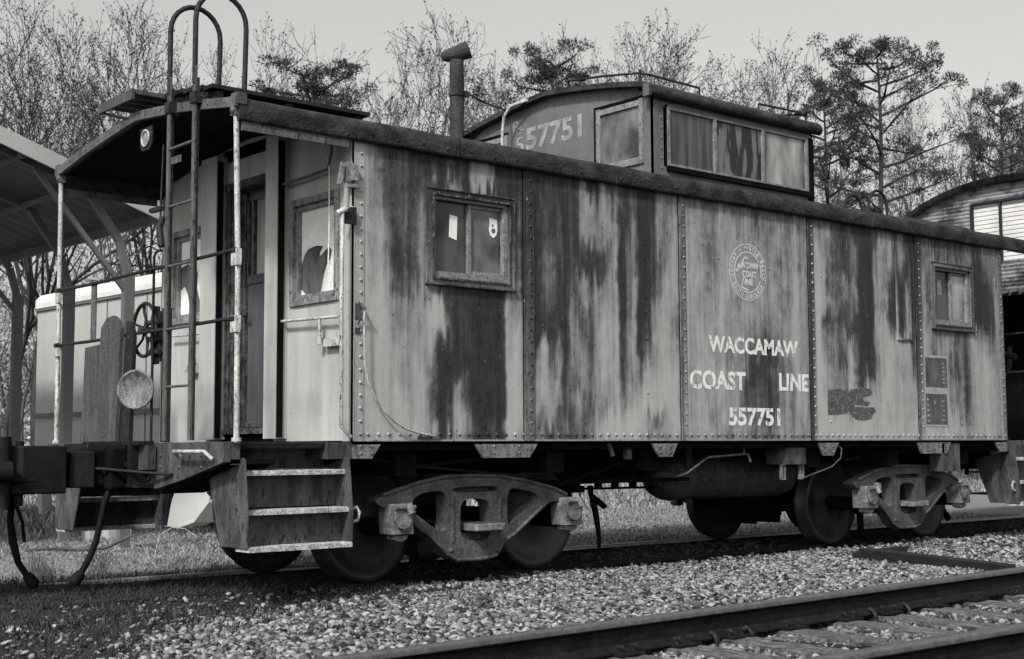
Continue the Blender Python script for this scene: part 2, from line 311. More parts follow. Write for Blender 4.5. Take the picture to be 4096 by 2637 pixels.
# bottom edge angle, seam strips, rivets
def with_stain(mb,name,parent):
    me=mb.mesh(name); me.materials.append(M['side']); o=link(me,name,parent)
    co=np.array([v.co for v in me.vertices]); S=stain_field(co[:,0],co[:,2])
    a=me.attributes.new('stain','FLOAT','POINT'); a.data.foreach_set('value',np.clip(S+.06,0,1).astype(np.float32)); return o
for y,sg in ((0,-1),(W,1)):
    m=MB(); m.box(-.012,.012,y,y+sg*.010,ZS,ZE); m.box(-.012,.0,y+sg*.01,y-sg*.10,ZS,ZE)
    m.box(.012,.09,y,y+sg*.007,ZS,ZE)
    for k in range(24): m.rivet((.062,y+sg*.007,1.10+k*.09),(0,sg,0),.013)
    with_stain(m,'corner_angle',cab); m=MB()
    m.box(XE-.08,XE+.006,y,y+sg*.008,ZS,ZE)
    for k in range(24): m.rivet((XE-.035,y+sg*.008,1.10+k*.09),(0,sg,0),.013)
    with_stain(m,'corner_angle',cab)
    for xs_ in ((1.585,1.68,0),(3.35,3.42,1),(5.13,5.21,0),(6.90,7.00,0)):
        m=MB(); m.box(xs_[0],xs_[1],y,y+sg*.007,ZS+.002,ZE); m.box(xs_[0]-.012,xs_[0],y,y+sg*.011,ZS+.002,ZE)
        xc=(xs_[0]+xs_[1])/2+.01
        for k in range(24): m.rivet((xc,y+sg*.007,1.10+k*.09),(0,sg,0),.012)
        with_stain(m,'seam_strip',cab)
        m=MB(); m.box(xs_[0]-.020,xs_[0]-.012,y,y+sg*.004,ZS+.002,ZE); m.build('seam_gap',M['dark'],cab)
    m=MB()
    for k in range(94):
        x=.13+k*.09
        if any(abs(x-q)<.05 for q in (1.63,3.39,5.17,6.95)): continue
        m.rivet((x,y,1.10),(0,sg,0),.0135)
    for xx,zz in [(2.90,2.70),(2.91,2.58),(2.92,2.25),(2.925,2.12),(2.93,1.90),(2.935,1.45),(3.98,2.60),(4.55,2.62),(4.42,2.52),(3.85,2.66),(5.32,2.62),(5.35,2.2),(5.42,1.23)]:
        m.rivet((xx,y,zz),(0,sg,0),.011)
    m.box(.1,XE-.08,y,y+sg*.004,ZS,ZS+.012)
    with_stain(m,'rivet_row',cab)
# windows of the near side (> pane, frame, sticker)
def side_window(x0,x1,z0,z1,y,sg,xm,near,pl,pr):
    m=MB()
    m.box(x0-.065,x0,y,y+sg*.012,z0-.045,z1+.045); m.box(x1,x1+.06,y,y+sg*.012,z0-.045,z1+.045); m.box(x0,x1,y,y+sg*.013,z1,z1+.045); m.box(x0,x1,y,y+sg*.013,z0-.045,z0)
    fr=with_stain(m,'window',cab)
    m=MB(); m.box(x0-.012,x0,y+sg*.012,y+sg*.022,z0,z1); m.box(x1,x1+.014,y+sg*.012,y+sg*.022,z0,z1); m.box(x0-.012,x1+.012,y+sg*.013,y+sg*.026,z1,z1+.014); m.box(x0-.012,x1+.012,y+sg*.013,y+sg*.03,z0-.014,z0)
    m.box(x0-.075,x1+.07,y,y+sg*.034,z0-.058,z0-.046); m.box(x0-.065,x1+.055,y,y+sg*.020,z1+.046,z1+.053); m.box(x1+.052,x1+.06,y+sg*.012,y+sg*.018,z0-.045,z1+.04)
    m.build('rust_edge',M['rustframe'],fr)
    m=MB(); yy=y-sg*.045
    m.box(x0,x0+.022,y,yy-sg*.02,z0,z1); m.box(x1-.04,x1,y-sg*.004,yy-sg*.02,z0,z1); m.box(x0+.022,x1-.04,y-sg*.002,yy-sg*.02,z1-.025,z1); m.box(x0+.022,x1-.04,y-sg*.002,yy-sg*.02,z0,z0+.05)
    m.box(xm-.013,xm+.013,yy+sg*.022,yy-sg*.02,z0+.055,z1-.03)
    m.box(xm+.018,x1-.05,yy+sg*.012,yy,z1-.055,z1-.03); m.box(xm+.018,x1-.05,yy+sg*.012,yy,z0+.055,z0+.075)
    m.build('sash',M['winframe'],fr)
    m=MB(); m.box(x0+.03,xm,yy-sg*.008,yy-sg*.014,z0+.03,z1-.02); m.build('pane',pl,fr)
    m=MB(); m.box(xm,x1-.04,yy-sg*.001,yy-sg*.006,z0+.03,z1-.02); m.build('pane',pr,fr)
    return fr,yy
w1,yy=side_window(*WIN[0],0,-1,1.062,True,M['pane_dark'],M['pane_dusty_glare'])
m=MB(); m.prism([(.893,2.74),(.965,2.73),(.958,2.55),(.885,2.57)],'y',yy+.004,yy+.006); m.build('paper_note',M['paper'],w1)
m=MB(); m.prism([(1.27,2.752),(1.345,2.742),(1.348,2.66),(1.338,2.625),(1.31,2.60),(1.28,2.615),(1.265,2.66),(1.275,2.70)],'y',yy-.004,yy-.001); m.build('sticker',M['paper'],w1)
m=MB(); m.lathe([(.0005,.0),(.02,.0)],(1.308,yy-.0045,2.655),(0,-1,0),12); m.lathe([(.0005,.0),(.011,.0)],(1.30,yy-.0045,2.695),(0,-1,0),10); m.build('sticker_figure',M['greypaint'],w1)
w2,yy2=side_window(*WIN[1],0,-1,7.60,True,M['pane_dark'],M['pane_sky'])
m=MB(); m.box(7.38,7.46,yy2+.004,yy2+.006,2.58,2.74); m.build('paper_note',M['winframe'],w2)
side_window(*WIN[0],W,1,1.06,False,M['pane_dark'],M['pane_dusty_glare']); side_window(*WIN[1],W,1,7.6,False,M['pane_dark'],M['pane_dusty_glare'])
# lettering and emblem painted on the wall
PY=-.0025
pl=lambda u,v:(u,PY,v)
def wear_white(name,c,cut):
    mt,n,b=newmat(name); L=n.links.new
    v=coords(n,(38,1,1.6)); t=N(n,'ShaderNodeTexNoise'); t.inputs['Scale'].default_value=1; t.inputs['Detail'].default_value=6; L(v,t.inputs['Vector'])
    v2=coords(n); t2=N(n,'ShaderNodeTexNoise'); t2.inputs['Scale'].default_value=22; t2.inputs['Detail'].default_value=5; L(v2,t2.inputs['Vector'])
    s=N(n,'ShaderNodeMath',operation='ADD'); L(t.outputs[0],s.inputs[0]); L(t2.outputs[0],s.inputs[1])
    r=ramp(n,[(cut-.11,tone(.20)),(cut,tone(c))])
    h=N(n,'ShaderNodeMath',operation='MULTIPLY'); L(s.outputs[0],h.inputs[0]); h.inputs[1].default_value=.5; L(h.outputs[0],r.inputs[0])
    L(r.outputs[0],b.inputs['Base Color']); b.inputs['Roughness'].default_value=.6; return mt
M['letter']=wear_white('worn_white_lettering',.70,.487); M['emb']=wear_white('worn_emblem_paint',.62,.46)
for tx_,a_,b_,c_,d_ in (('WACCAMAW',3.70,4.945,1.822,1.972),('COAST',3.45,4.19,1.495,1.662),('LINE',4.658,5.094,1.506,1.668),('557751',3.95,4.662,1.18,1.343)):
    m=MB(); text_fit(m,tx_,a_,b_,c_,d_,pl,.035); m.build('lettering',M['letter'],wall)
EC=(4.247,2.566); ER=.258
def arc_text(mb,txt,r,a0,a1,h,flip=False):
    n_=len(txt)
    for i,ch in enumerate(txt):
        if ch==' ': continue
        a=math.radians(a0+(a1-a0)*i/(n_-1)); ca,sa=math.cos(a),math.sin(a)
        px_,pz_=EC[0]+r*ca,EC[1]+r*sa
        if ch=='.':
            mb.box(px_-.006,px_+.006,PY,PY+.0005,pz_-.006,pz_+.006); continue
        up=(ca,sa) if not flip else (-ca,-sa); rt=(up[1],-up[0]); ww=h*.62*(.45 if ch=='I' else 1)
        text_fit(mb,ch,-ww/2,ww/2,-h/2,h/2,lambda u,v,px_=px_,pz_=pz_,up=up,rt=rt:(px_+rt[0]*u+up[0]*v,PY,pz_+rt[1]*u+up[1]*v),.02)
def ring(mb,r0,r1,n=64,yy=PY):
    vs=[];fs=[]
    for k in range(n):
        a=2*math.pi*k/n
        for r_ in (r0,r1): vs.append((EC[0]+r_*math.cos(a),yy,EC[1]+r_*math.sin(a)))
    for k in range(n):
        j=(k+1)%n; fs.append((2*k,2*k+1,2*j+1,2*j))
    mb.add(vs,fs)
m=MB(); ring(m,ER-.007,ER); ring(m,ER-.079,ER-.070)
arc_text(m,'CONWAY . MYRTLE BEACH',ER-.038,190,-12,.044); arc_text(m,'SOUTH CAROLINA',ER-.038,212,328,.044,True)
text_fit(m,'ACCAMAW',EC[0]-.075,EC[0]+.150,EC[1]+.035,EC[1]+.092,pl,.03); text_fit(m,'OAST',EC[0]-.03,EC[0]+.115,EC[1]-.045,EC[1]+.012,pl,.03); text_fit(m,'INE',EC[0]-.045,EC[0]+.07,EC[1]-.115,EC[1]-.06,pl,.03)
def flat_stroke(mb,pts,wd):
    for a,b in zip(pts[:-1],pts[1:]):
        dx,dz=b[0]-a[0],b[1]-a[1]; l=math.hypot(dx,dz) or 1; nx_,nz_=-dz/l*wd/2,dx/l*wd/2
        mb.add([(EC[0]+a[0]+nx_,PY,EC[1]+a[1]+nz_),(EC[0]+a[0]-nx_,PY,EC[1]+a[1]-nz_),(EC[0]+b[0]-nx_,PY,EC[1]+b[1]-nz_),(EC[0]+b[0]+nx_,PY,EC[1]+b[1]+nz_)],[(0,1,2,3)])
flat_stroke(m,[(-.165,.02),(-.15,-.01),(-.135,.03),(-.115,.085),(-.11,.10),(-.112,.04),(-.10,.02),(-.075,.08),(-.05,.125),(-.02,.135),(.0,.12)],.013)
flat_stroke(m,[(-.035,.0),(-.06,.012),(-.07,-.018),(-.05,-.05),(-.03,-.045)],.012)
flat_stroke(m,[(-.06,-.05),(-.075,-.10),(-.09,-.14),(-.05,-.15),(.0,-.165)],.012)
m.build('emblem',M['emb'],wall)
m=MB()                                               # raised placard holder with a lower lip
m.box(6.545,6.565,0,-.014,2.08,2.95); m.box(6.785,6.805,0,-.014,2.08,2.95); m.box(6.545,6.805,0,-.016,2.06,2.08)
with_stain(m,'placard_holder',cab)
M['stencil']=weather('stencil_panel',.045,.12,9,(1,1,.4),rough=.7,fine=.2); M['stencilrim']=weather('stencil_rim',.24,.36,10,rough=.6,fine=.1)
m=MB(); m.box(6.995,7.45,0,-.003,1.19,1.93); st_=m.build('stencil_panel',M['stencilrim'],wall)
m=MB(); m.box(7.03,7.43,-.003,-.005,1.60,1.905); m.box(7.02,7.415,-.003,-.005,1.215,1.53); m.build('stencil_field',M['stencil'],wall)
m=MB(); r_=random.Random(5)
for k in range(6): m.box(7.34,7.36+.012*r_.randint(0,3),-.005,-.0065,1.64+k*.04,1.655+k*.04)
for k in range(5):
    m.box(7.04,7.07+.01*r_.randint(0,3),-.005,-.0065,1.24+k*.055,1.26+k*.055); m.box(7.30+.01*r_.randint(0,3),7.36,-.005,-.0065,1.25+k*.05,1.265+k*.05)
m.box(7.17,7.195,-.005,-.0065,1.42,1.46)
m.build('stencil_marks',M['ghost'],wall)
poly=[(5.385,1.53),(5.55,1.545),(5.70,1.535),(5.72,1.50),(5.74,1.54),(5.95,1.565),(6.08,1.55),(6.10,1.50),(6.02,1.485),(5.93,1.47),(5.94,1.44),(6.05,1.425),(6.02,1.385),(5.86,1.40),(5.80,1.395),(5.80,1.375),(5.95,1.372),(6.12,1.375),(6.15,1.335),(6.10,1.31),(6.06,1.265),(5.95,1.245),(5.82,1.255),(5.75,1.29),(5.72,1.32),(5.55,1.30),(5.38,1.295),(5.375,1.40)]
me=curve_mesh('paint_patch',[poly],.001,lambda u,v,q:(u,-.003-q,v)); me.materials.append(weather('dark_patch_paint',.045,.10,14,rough=.7,fine=.3,c3=.28)); link(me,'paint_patch',wall)
m=MB()
text_fit(m,'C',7.655,7.70,1.20,1.30,pl,.0); m.build('chalk_mark',M['stencil'],wall)
m=MB(); text_fit(m,'16',7.80,7.875,1.205,1.29,pl,.02); m.build('chalk_mark',M['stencil'],wall)
# roof with rolled eaves
def roof_profile(under=False):
    top=[(y,zroof(y)) for y in np.linspace(.06,W-.06,25)]
    nearE=[(-.015,3.318),(-.040,3.300),(-.054,3.268),(-.055,3.222),(-.050,3.178),(-.046,3.160),(-.010,3.159)]
    farE=[(W-y,z) for y,z in nearE]
    und=[(y,zroof(y)-.05) for y in np.linspace(W-.04,.04,13)]
    return [(y,z) for y,z in nearE[::-1]]+[(.0,3.322)]+top+[(W,3.322)]+farE+und
m=MB(); prof=roof_profile(); n_=len(prof)
XS=[-.93]+list(np.arange(-.5,XE+.6,.45))+[XE+.95]
vs=[(x,y,z+(.003*math.sin(x*5.3+y*2))) for x in XS for y,z in prof]
m.add(vs,[(i*n_+k,(i+1)*n_+k,(i+1)*n_+(k+1)%n_,i*n_+(k+1)%n_) for i in range(len(XS)-1) for k in range(n_)],True)
m.add(vs[:n_],[tuple(range(n_))]); m.add(vs[-n_:],[tuple(range(n_))[::-1]])
for k in range(38):
    x=.12+k*.225; m.rivet((x,-.055,3.215-.012*(k%2)),(0,-1,0),.010)
for x in (.9,2.55,4.3,6.1,7.8): m.box(x-.004,x+.004,-.059,-.03,3.162,3.30)
for k in range(12): m.rivet((-.85+k*.07,-.05,3.19),(0,-1,-.3),.007)
roof=m.build('roof',M['roofedge'],cab)
for xe_,s in ((-.93,-1),(XE+.95,1)):                  # pressed end carline of each roof end
    m=MB(); ys=np.linspace(-.05,W+.05,27); V=[]
    for y in ys:
        z=zroof(min(max(y,0),W)); V+= [(xe_+s*.004,y,z-.055),(xe_+s*.03,y,z-.055),(xe_+s*.03,y,z+.012),(xe_+s*.004,y,z+.012)]
    m.add(V,[(i*4+k,i*4+(k+1)%4,(i+1)*4+(k+1)%4,(i+1)*4+k) for i in range(26) for k in range(4)]); m.add(V[:4],[(0,1,2,3)]); m.add(V[-4:],[(3,2,1,0)])
    for y in np.arange(.1,2.9,.12): m.rivet((xe_+s*.03,y,zroof(y)-.02),(s,0,0),.009)
    m.build('roof_end_angle',M['greypaint'],roof)
m=MB(); m.box(-.90,-.06,-.035,-.02,3.10,3.165); m.box(-.90,-.06,-.02,.03,3.155,3.165); m.build('eave_angle',M['greypaint'],roof)
m=MB(); m.box(-.9,-.06,W+.02,W+.035,3.10,3.165); m.build('eave_angle',M['greypaint'],roof)
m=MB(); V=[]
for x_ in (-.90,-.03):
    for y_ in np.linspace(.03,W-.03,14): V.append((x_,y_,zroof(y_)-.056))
m.add(V,[(k,k+1,k+15,k+14) for k in range(13)]); m.build('porch_ceiling',M['black'],roof)  # near-black sheet puts the porch's overhead shade into its colour
# end walls
def end_wall(x,s):                                    # s=-1 near end (faces -x)
    X=lambda d:x+s*d
    lo=ZS+.005
    m=MB()
    wr=(.20,.80,2.08,2.815)
    for (y0,y1,z0,z1) in wr,(W-.80,W-.20,2.08,2.815):
        pass
    def panel(y0,y1,wy0,wy1,wz0,wz1):
        m.box(x,X(-.03),y0,wy0,lo,3.30); m.box(x,X(-.03),wy1,y1,lo,3.30); m.box(x,X(-.03),wy0,wy1,lo,wz0); m.box(x,X(-.03),wy0,wy1,wz1,3.30)
    panel(.0,1.06,*wr); panel(W-1.06,W,W-.80,W-.20,2.08,2.815)
    m.box(x,X(-.03),1.06,W-1.06,3.12,3.40)
    ys=np.linspace(.0,W,20); V=[(x,y,3.30) for y in ys]+[(x,y,zroof(y)-.03) for y in ys]
    m.add(V,[(k,k+1,k+21,k+20) for k in range(19)])
    ew=m.build('end_wall',M['paintend'],cab)
    m=MB()
    for y0,y1 in ((.866,1.045),(W-1.13,W-.87)): m.box(X(.0),X(.10),y0,y1,lo+.02,3.35)
    m.build('corner_post',M['paintend'],ew)
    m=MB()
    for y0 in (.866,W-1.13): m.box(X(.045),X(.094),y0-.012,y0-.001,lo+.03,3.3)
    m.build('shade_strip',M['dark'],ew)  # black strip added on the post sides, their shade put into colour
    m=MB()
    for a,b in ((1.045,1.11),(W-1.13,W-1.20)):
        m.box(X(.02),X(-.16),a,a+(.02 if b>a else -.02),1.15,3.12)
    m.box(X(.0),X(-.03),W-1.17,W-1.13,1.15,3.1); m.box(X(-.02),X(-.10),W-1.215,W-1.15,1.15,3.1); m.box(X(-.10),X(-.16),W-1.25,W-1.17,1.15,3.1)
    m.box(X(.02),X(-.16),1.045,W-1.13,3.06,3.12); m.box(X(.03),X(-.16),1.045,W-1.13,lo+.06,1.16)
    m.build('door_frame',M['rustframe'],ew)
    # door recessed
    m=MB(); y0,y1=1.06,W-1.20; xd=-.13
    m.box(X(xd),X(xd-.03),y0,y1,1.16,2.36); m.box(X(xd),X(xd-.03),y0,y0+.10,2.36,3.06); m.box(X(xd),X(xd-.03),y1-.05,y1,2.36,3.06); m.box(X(xd),X(xd-.03),y0+.10,y1-.05,2.98,3.06)
    m.box(X(xd+.012),X(xd),y0,y1,2.31,2.38); 
    dr=m.build('door',M['doorp'],cab)
    for yy_ in (y0+.10,1.595,y1-.07):
        m=MB(); m.box(X(xd+.02),X(xd),yy_-.012,yy_+.012,2.38,2.98); m.build('door_bar',M['rustframe'],dr)
    m=MB(); m.box(X(xd+.014),X(xd),y0,y1,1.17,1.20); m.build('kick_strip',M['rustframe'],dr)
    m=MB(); m.box(X(xd-.01),X(xd-.016),y0+.09,y1-.04,2.35,2.99); m.build('pane',M['pane_film'],dr)
    m=MB(); m.tube([(X(xd+.03),y1-.09,2.05),(X(xd+.06),y1-.09,2.05),(X(xd+.06),y1-.14,2.05)],.01,6); m.build('handle',M['iron'],dr)
    m=MB(); m.box(X(xd-.25),X(xd-.26),.05,W-.05,ZS,3.3); m.build('inner_partition',M['dark'],cab)
    for a,b in (wr[:2],(W-.80,W-.20)):
        m=MB(); z0,z1=2.08,2.815
        m.box(X(.018),X(-.05),a-.03,a+.02,z0-.03,z1+.03); m.box(X(.018),X(-.05),b-.02,b+.03,z0-.03,z1+.03); m.box(X(.018),X(-.05),a+.02,b-.02,z1-.02,z1+.03); m.box(X(.022),X(-.05),a+.02,b-.02,z0-.03,z0+.02)
        fr=m.build('window',M['endframe'],cab)
        m=MB(); m.box(X(-.012),X(-.04),a+.02,a+.055,z0+.02,z1-.02); m.box(X(-.012),X(-.04),b-.055,b-.02,z0+.02,z1-.02); m.box(X(-.012),X(-.04),a+.055,b-.055,z1-.055,z1-.02); m.box(X(-.012),X(-.04),a+.055,b-.055,z0+.02,z0+.05)
        m.build('sash',M['winframe'],fr)
        m=MB(); m.box(X(-.046),X(-.05),a,b,z0,z1); m.build('pane',M['pane_dusty_glare'],fr)
        # torn paper taped inside the pane
        def Q(u,v): return (a+u*(b-a),z0+v*(z1-z0))
        polys=[[Q(*p_) for p_ in ((.06,.97),(.94,.97),(.95,.36),(.91,.38),(.84,.48),(.76,.53),(.58,.55),(.42,.53),(.50,.45),(.47,.44),(.36,.49),(.28,.51),(.22,.47),(.26,.38),(.31,.36),(.35,.31),(.40,.24),(.42,.18),(.45,.10),(.47,.04),(.06,.04))],[Q(.95,.15),Q(.95,.03),Q(.64,.035),(Q(.80,.07))]]
        if a>1: polys=[[Q(*p_) for p_ in ((.07,.97),(.93,.97),(.93,.62),(.70,.66),(.60,.60),(.48,.62),(.40,.52),(.42,.35),(.33,.2),(.30,.04),(.07,.04))],[Q(.93,.35),Q(.80,.40),(Q(.70,.30)),Q(.60,.04),Q(.93,.04)]]
        for q_ in polys:
            me=curve_mesh('torn_paper',[q_],.002,lambda u,v,t_:(X(-.041)+t_,u,v)); me.materials.append(M['paper']); link(me,'torn_paper',fr)
end_wall(0,-1); end_wall(XE,1)
# ---------------------------------------------------------------- cupola
CX0,CX1,CY0,CY1=3.20,5.42,.14,W-.14
def zc(y):
    t=abs(y-YC)/(YC-CY0); return 4.335-.10*t-.085*t*t
m=MB(); n_=24; ys=np.linspace(CY0,CY1,n_)
wy0,wy1,wz0,wz1=.28,.83,3.50,4.02
def cendwall(x,s):
    m=MB()
    m.box(x,x-s*.02,CY0,wy0,3.25,4.06); m.box(x,x-s*.02,wy0,wy1,3.25,wz0); m.box(x,x-s*.02,W-wy0,CY1,3.25,4.06); m.box(x,x-s*.02,W-wy1,W-wy0,3.25,wz0)
    m.box(x,x-s*.02,wy1,W-wy1,3.25,4.06)
    m.box(x,x-s*.02,wy0,wy1,wz1,4.06); m.box(x,x-s*.02,W-wy1,W-wy0,wz1,4.06)
    V=[(x,y,4.06) for y in ys]+[(x,y,zc(y)-.03) for y in ys]; m.add(V,[(k,k+1,k+n_+1,k+n_) for k in range(n_-1)])
    for y in np.arange(.35,2.7,.16): m.rivet((x,y,zc(y)-.09),(s,0,0),.011)
    return m
cup=cendwall(CX0,-1).build('cupola',M['dimpaint'],cab)
m=cendwall(CX1,1); m.build('cupola_end_wall',M['dimpaint'],cup)
for (a,b) in ((wy0,wy1),(W-wy1,W-wy0)):
    m=MB(); x=CX0
    m.box(x-.016,x+.03,a-.02,a+.03,wz0-.03,wz1+.03); m.box(x-.016,x+.03,b-.03,b+.02,wz0-.03,wz1+.03); m.box(x-.018,x+.03,a+.03,b-.03,wz1-.03,wz1+.02); m.box(x-.022,x+.03,a+.03,b-.03,wz0-.03,wz0+.03)
    fw_=m.build('window',M['winframe'],cup)
    m=MB(); m.box(x-.012,x,b+.02,b+.05,wz0-.04,wz1+.05); m.box(x-.013,x,a-.02,b+.05,wz1+.03,wz1+.055); m.build('gasket',M['dark'],fw_)
    m=MB(); m.box(x+.004,x+.008,a,b,wz0,wz1); m.build('pane',M['pane_dusty_glare'],cup)
# cupola side: posts, sill, three panes
for y,sg in ((CY0,-1),(CY1,1)):
    m=MB()
    m.box(CX0,CX0+.12,y,y-sg*.04,3.25,4.06); m.box(CX1-.10,CX1,y,y-sg*.04,3.25,4.06); m.box(CX0+.12,CX1-.10,y,y-sg*.04,3.25,3.44); m.box(CX0+.12,CX1-.10,y,y-sg*.04,3.97,4.06)
    m.box(CX0-.004,CX0+.05,y+sg*.006,y,3.3,4.04)
    for k in range(7): m.rivet((CX0+.09,y,3.42+k*.09),(0,sg,0),.011)
    m.build('cupola_side',M['dimpaint'],cup)
    m=MB(); m.box(CX0+.15,CX1-.08,y+sg*.035,y,3.40,3.445); m.box(CX1-.085,CX1+.004,y+sg*.012,y,3.3,3.98); m.box(CX0+.14,CX0+.17,y+sg*.01,y,3.44,3.99); m.build('sill',M['black'],cup)
    m=MB(); xs_=[CX0+.17,3.985,4.66,CX1-.105]
    for k,xx in enumerate(xs_): m.box(xx-.016,xx+.016,y+sg*.02,y-sg*.012,3.445,3.975)
    m.box(xs_[0],xs_[-1],y+sg*.016,y-sg*.01,3.95,3.972); m.box(xs_[0],xs_[-1],y+sg*.016,y-sg*.01,3.447,3.47); m.build('window_frame',M['winframe'],cup)
    for k,pm in enumerate(('pane_curtain','pane_peel','pane_sky')):
        m=MB(); m.box(xs_[k]+.016,xs_[k+1]-.016,y-sg*.004,y-sg*.008,3.47,3.95); m.build('pane',M[pm],cup)
def zc2(y): return zc(min(max(y,CY0),CY1))
prof=[(CY0-.03,4.02),(CY0-.062,4.035),(CY0-.075,4.07),(CY0-.06,4.11),(CY0-.02,4.145)][::1]+[(y,zc(y)+.012) for y in np.linspace(CY0+.05,CY1-.05,17)]+[(W-y,z) for y,z in [(CY0-.03,4.02),(CY0-.062,4.035),(CY0-.075,4.07),(CY0-.06,4.11),(CY0-.02,4.145)][::-1]]+[(y,zc(y)-.035) for y in np.linspace(CY1,CY0,9)]
m=MB(); n2=len(prof); XS=list(np.linspace(CX0-.09,CX1+.08,8)); vs=[(x,y,z) for x in XS for y,z in prof]
m.add(vs,[(i*n2+k,(i+1)*n2+k,(i+1)*n2+(k+1)%n2,i*n2+(k+1)%n2) for i in range(len(XS)-1) for k in range(n2)],True); m.add(vs[:n2],[tuple(range(n2))]); m.add(vs[-n2:],[tuple(range(n2))[::-1]])
croof=m.build('cupola_roof',M['roofedge'],cup)
m=MB(); m.box(CX0-.10,CX0-.03,CY0-.04,CY0+.03,4.03,4.14); m.build('roof_corner_cap',M['dimpaint'],cup)
m=MB(); G=lambda x,y:(x,y,zc2(y)+.10)
m.tube([(3.22,1.25,zc2(1.25)),(3.22,1.25,zc2(1.25)+.10),G(3.22,.8),G(3.2,.31),(3.3,.27,4.275),(3.94,.27,4.265),(3.95,.27,4.15)],.011,6)
m.tube([(3.2,.3,4.12),(3.2,.3,4.31)],.014,6); m.build('grab_rail',M['iron'],cup)
m=MB(); m.tube([(4.75,1.1,4.25),(4.75,.3,4.36)][::-1]+[],.004,4) if False else None
m.tube([(4.77,.27,4.15),(4.78,.27,4.255),(5.50,.27,4.27),(5.50,.27,4.13)],.011,6); m.tube([(5.50,.27,4.26),(5.46,.9,4.37)],.010,6); m.tube([(5.44,.22,4.245),(5.44,.33,4.285)],.03,6); m.build('grab_rail',M['iron'],cup)
m=MB(); m.tube([(3.18,2.9,4.02),(3.18,2.45,4.19),(3.18,2.1,4.30)],.010,6); m.build('grab_rail',M['iron'],cup)
m=MB(); m.tube([(3.02,1.98,3.35),(3.02,1.98,4.02),(3.02,1.95,4.18),(3.04,1.88,4.27),(3.10,1.74,4.30),(3.22,1.6,4.32)],.016,7); m.build('vent_pipe',M['post'],cup)
pe=lambda u,v:(CX0-.003,-u,v)
m=MB(); text_fit(m,'57751',-1.835,-1.05,3.845,4.065,pe,.03)
m.build('lettering',M['ghost'],cup)
m=MB(); text_fit(m,'5',-1.99,-1.865,3.84,4.0,pe,.02); text_fit(m,'R',-2.02,-1.92,4.06,4.16,pe,.0); text_fit(m,'+',-1.98,-1.86,4.03,4.10,pe,.0)
m.build('faded_lettering',weather('very_faded_lettering',.15,.30,14,rough=.7,fine=.2,lo=.4,hi=.6),cup)
# smoke stack
m=MB(); sx,sy=1.70,1.0
m.tube([(sx-.005,sy,3.35),(sx,sy,3.70),(sx+.004,sy,3.95),(sx,sy,4.275)],[.059,.060,.062,.060],20); m.tube([(sx+.002,sy,3.965),(sx+.002,sy,4.005)],.071,20); m.box(sx+.05,sx+.085,sy-.06,sy-.03,3.96,4.01)
stk=m.build('smokestack',M['stack'],cab)
m=MB(); A=[]; RR=[]
for t_,zz_,r_ in ((-.135,4.305,.012),(-.125,4.308,.036),(-.09,4.315,.052),(-.03,4.327,.062),(.03,4.343,.068),(.08,4.362,.074),(.105,4.372,.077)): A.append((sx+.76*t_,sy-.64*t_,zz_)); RR.append(r_)
m.tube(A,RR,20,False); hd=m.build('stack_hood',M['stack'],stk)
m=MB(); m.tube([A[-3],A[-2],(A[-1][0]-.004,A[-1][1]+.003,A[-1][2]-.001)],[.060,.068,.073],20); m.build('hood_mouth',M['dark'],stk)
m=MB(); m.tube([(sx+.07,sy,4.02),(2.5,1.6,4.16),(3.15,2.05,4.27)],.009,5); m.tube([(sx+.05,sy+.05,3.70),(3.15,2.6,4.15)],.006,5); m.build('guy_rod',M['iron'],stk)
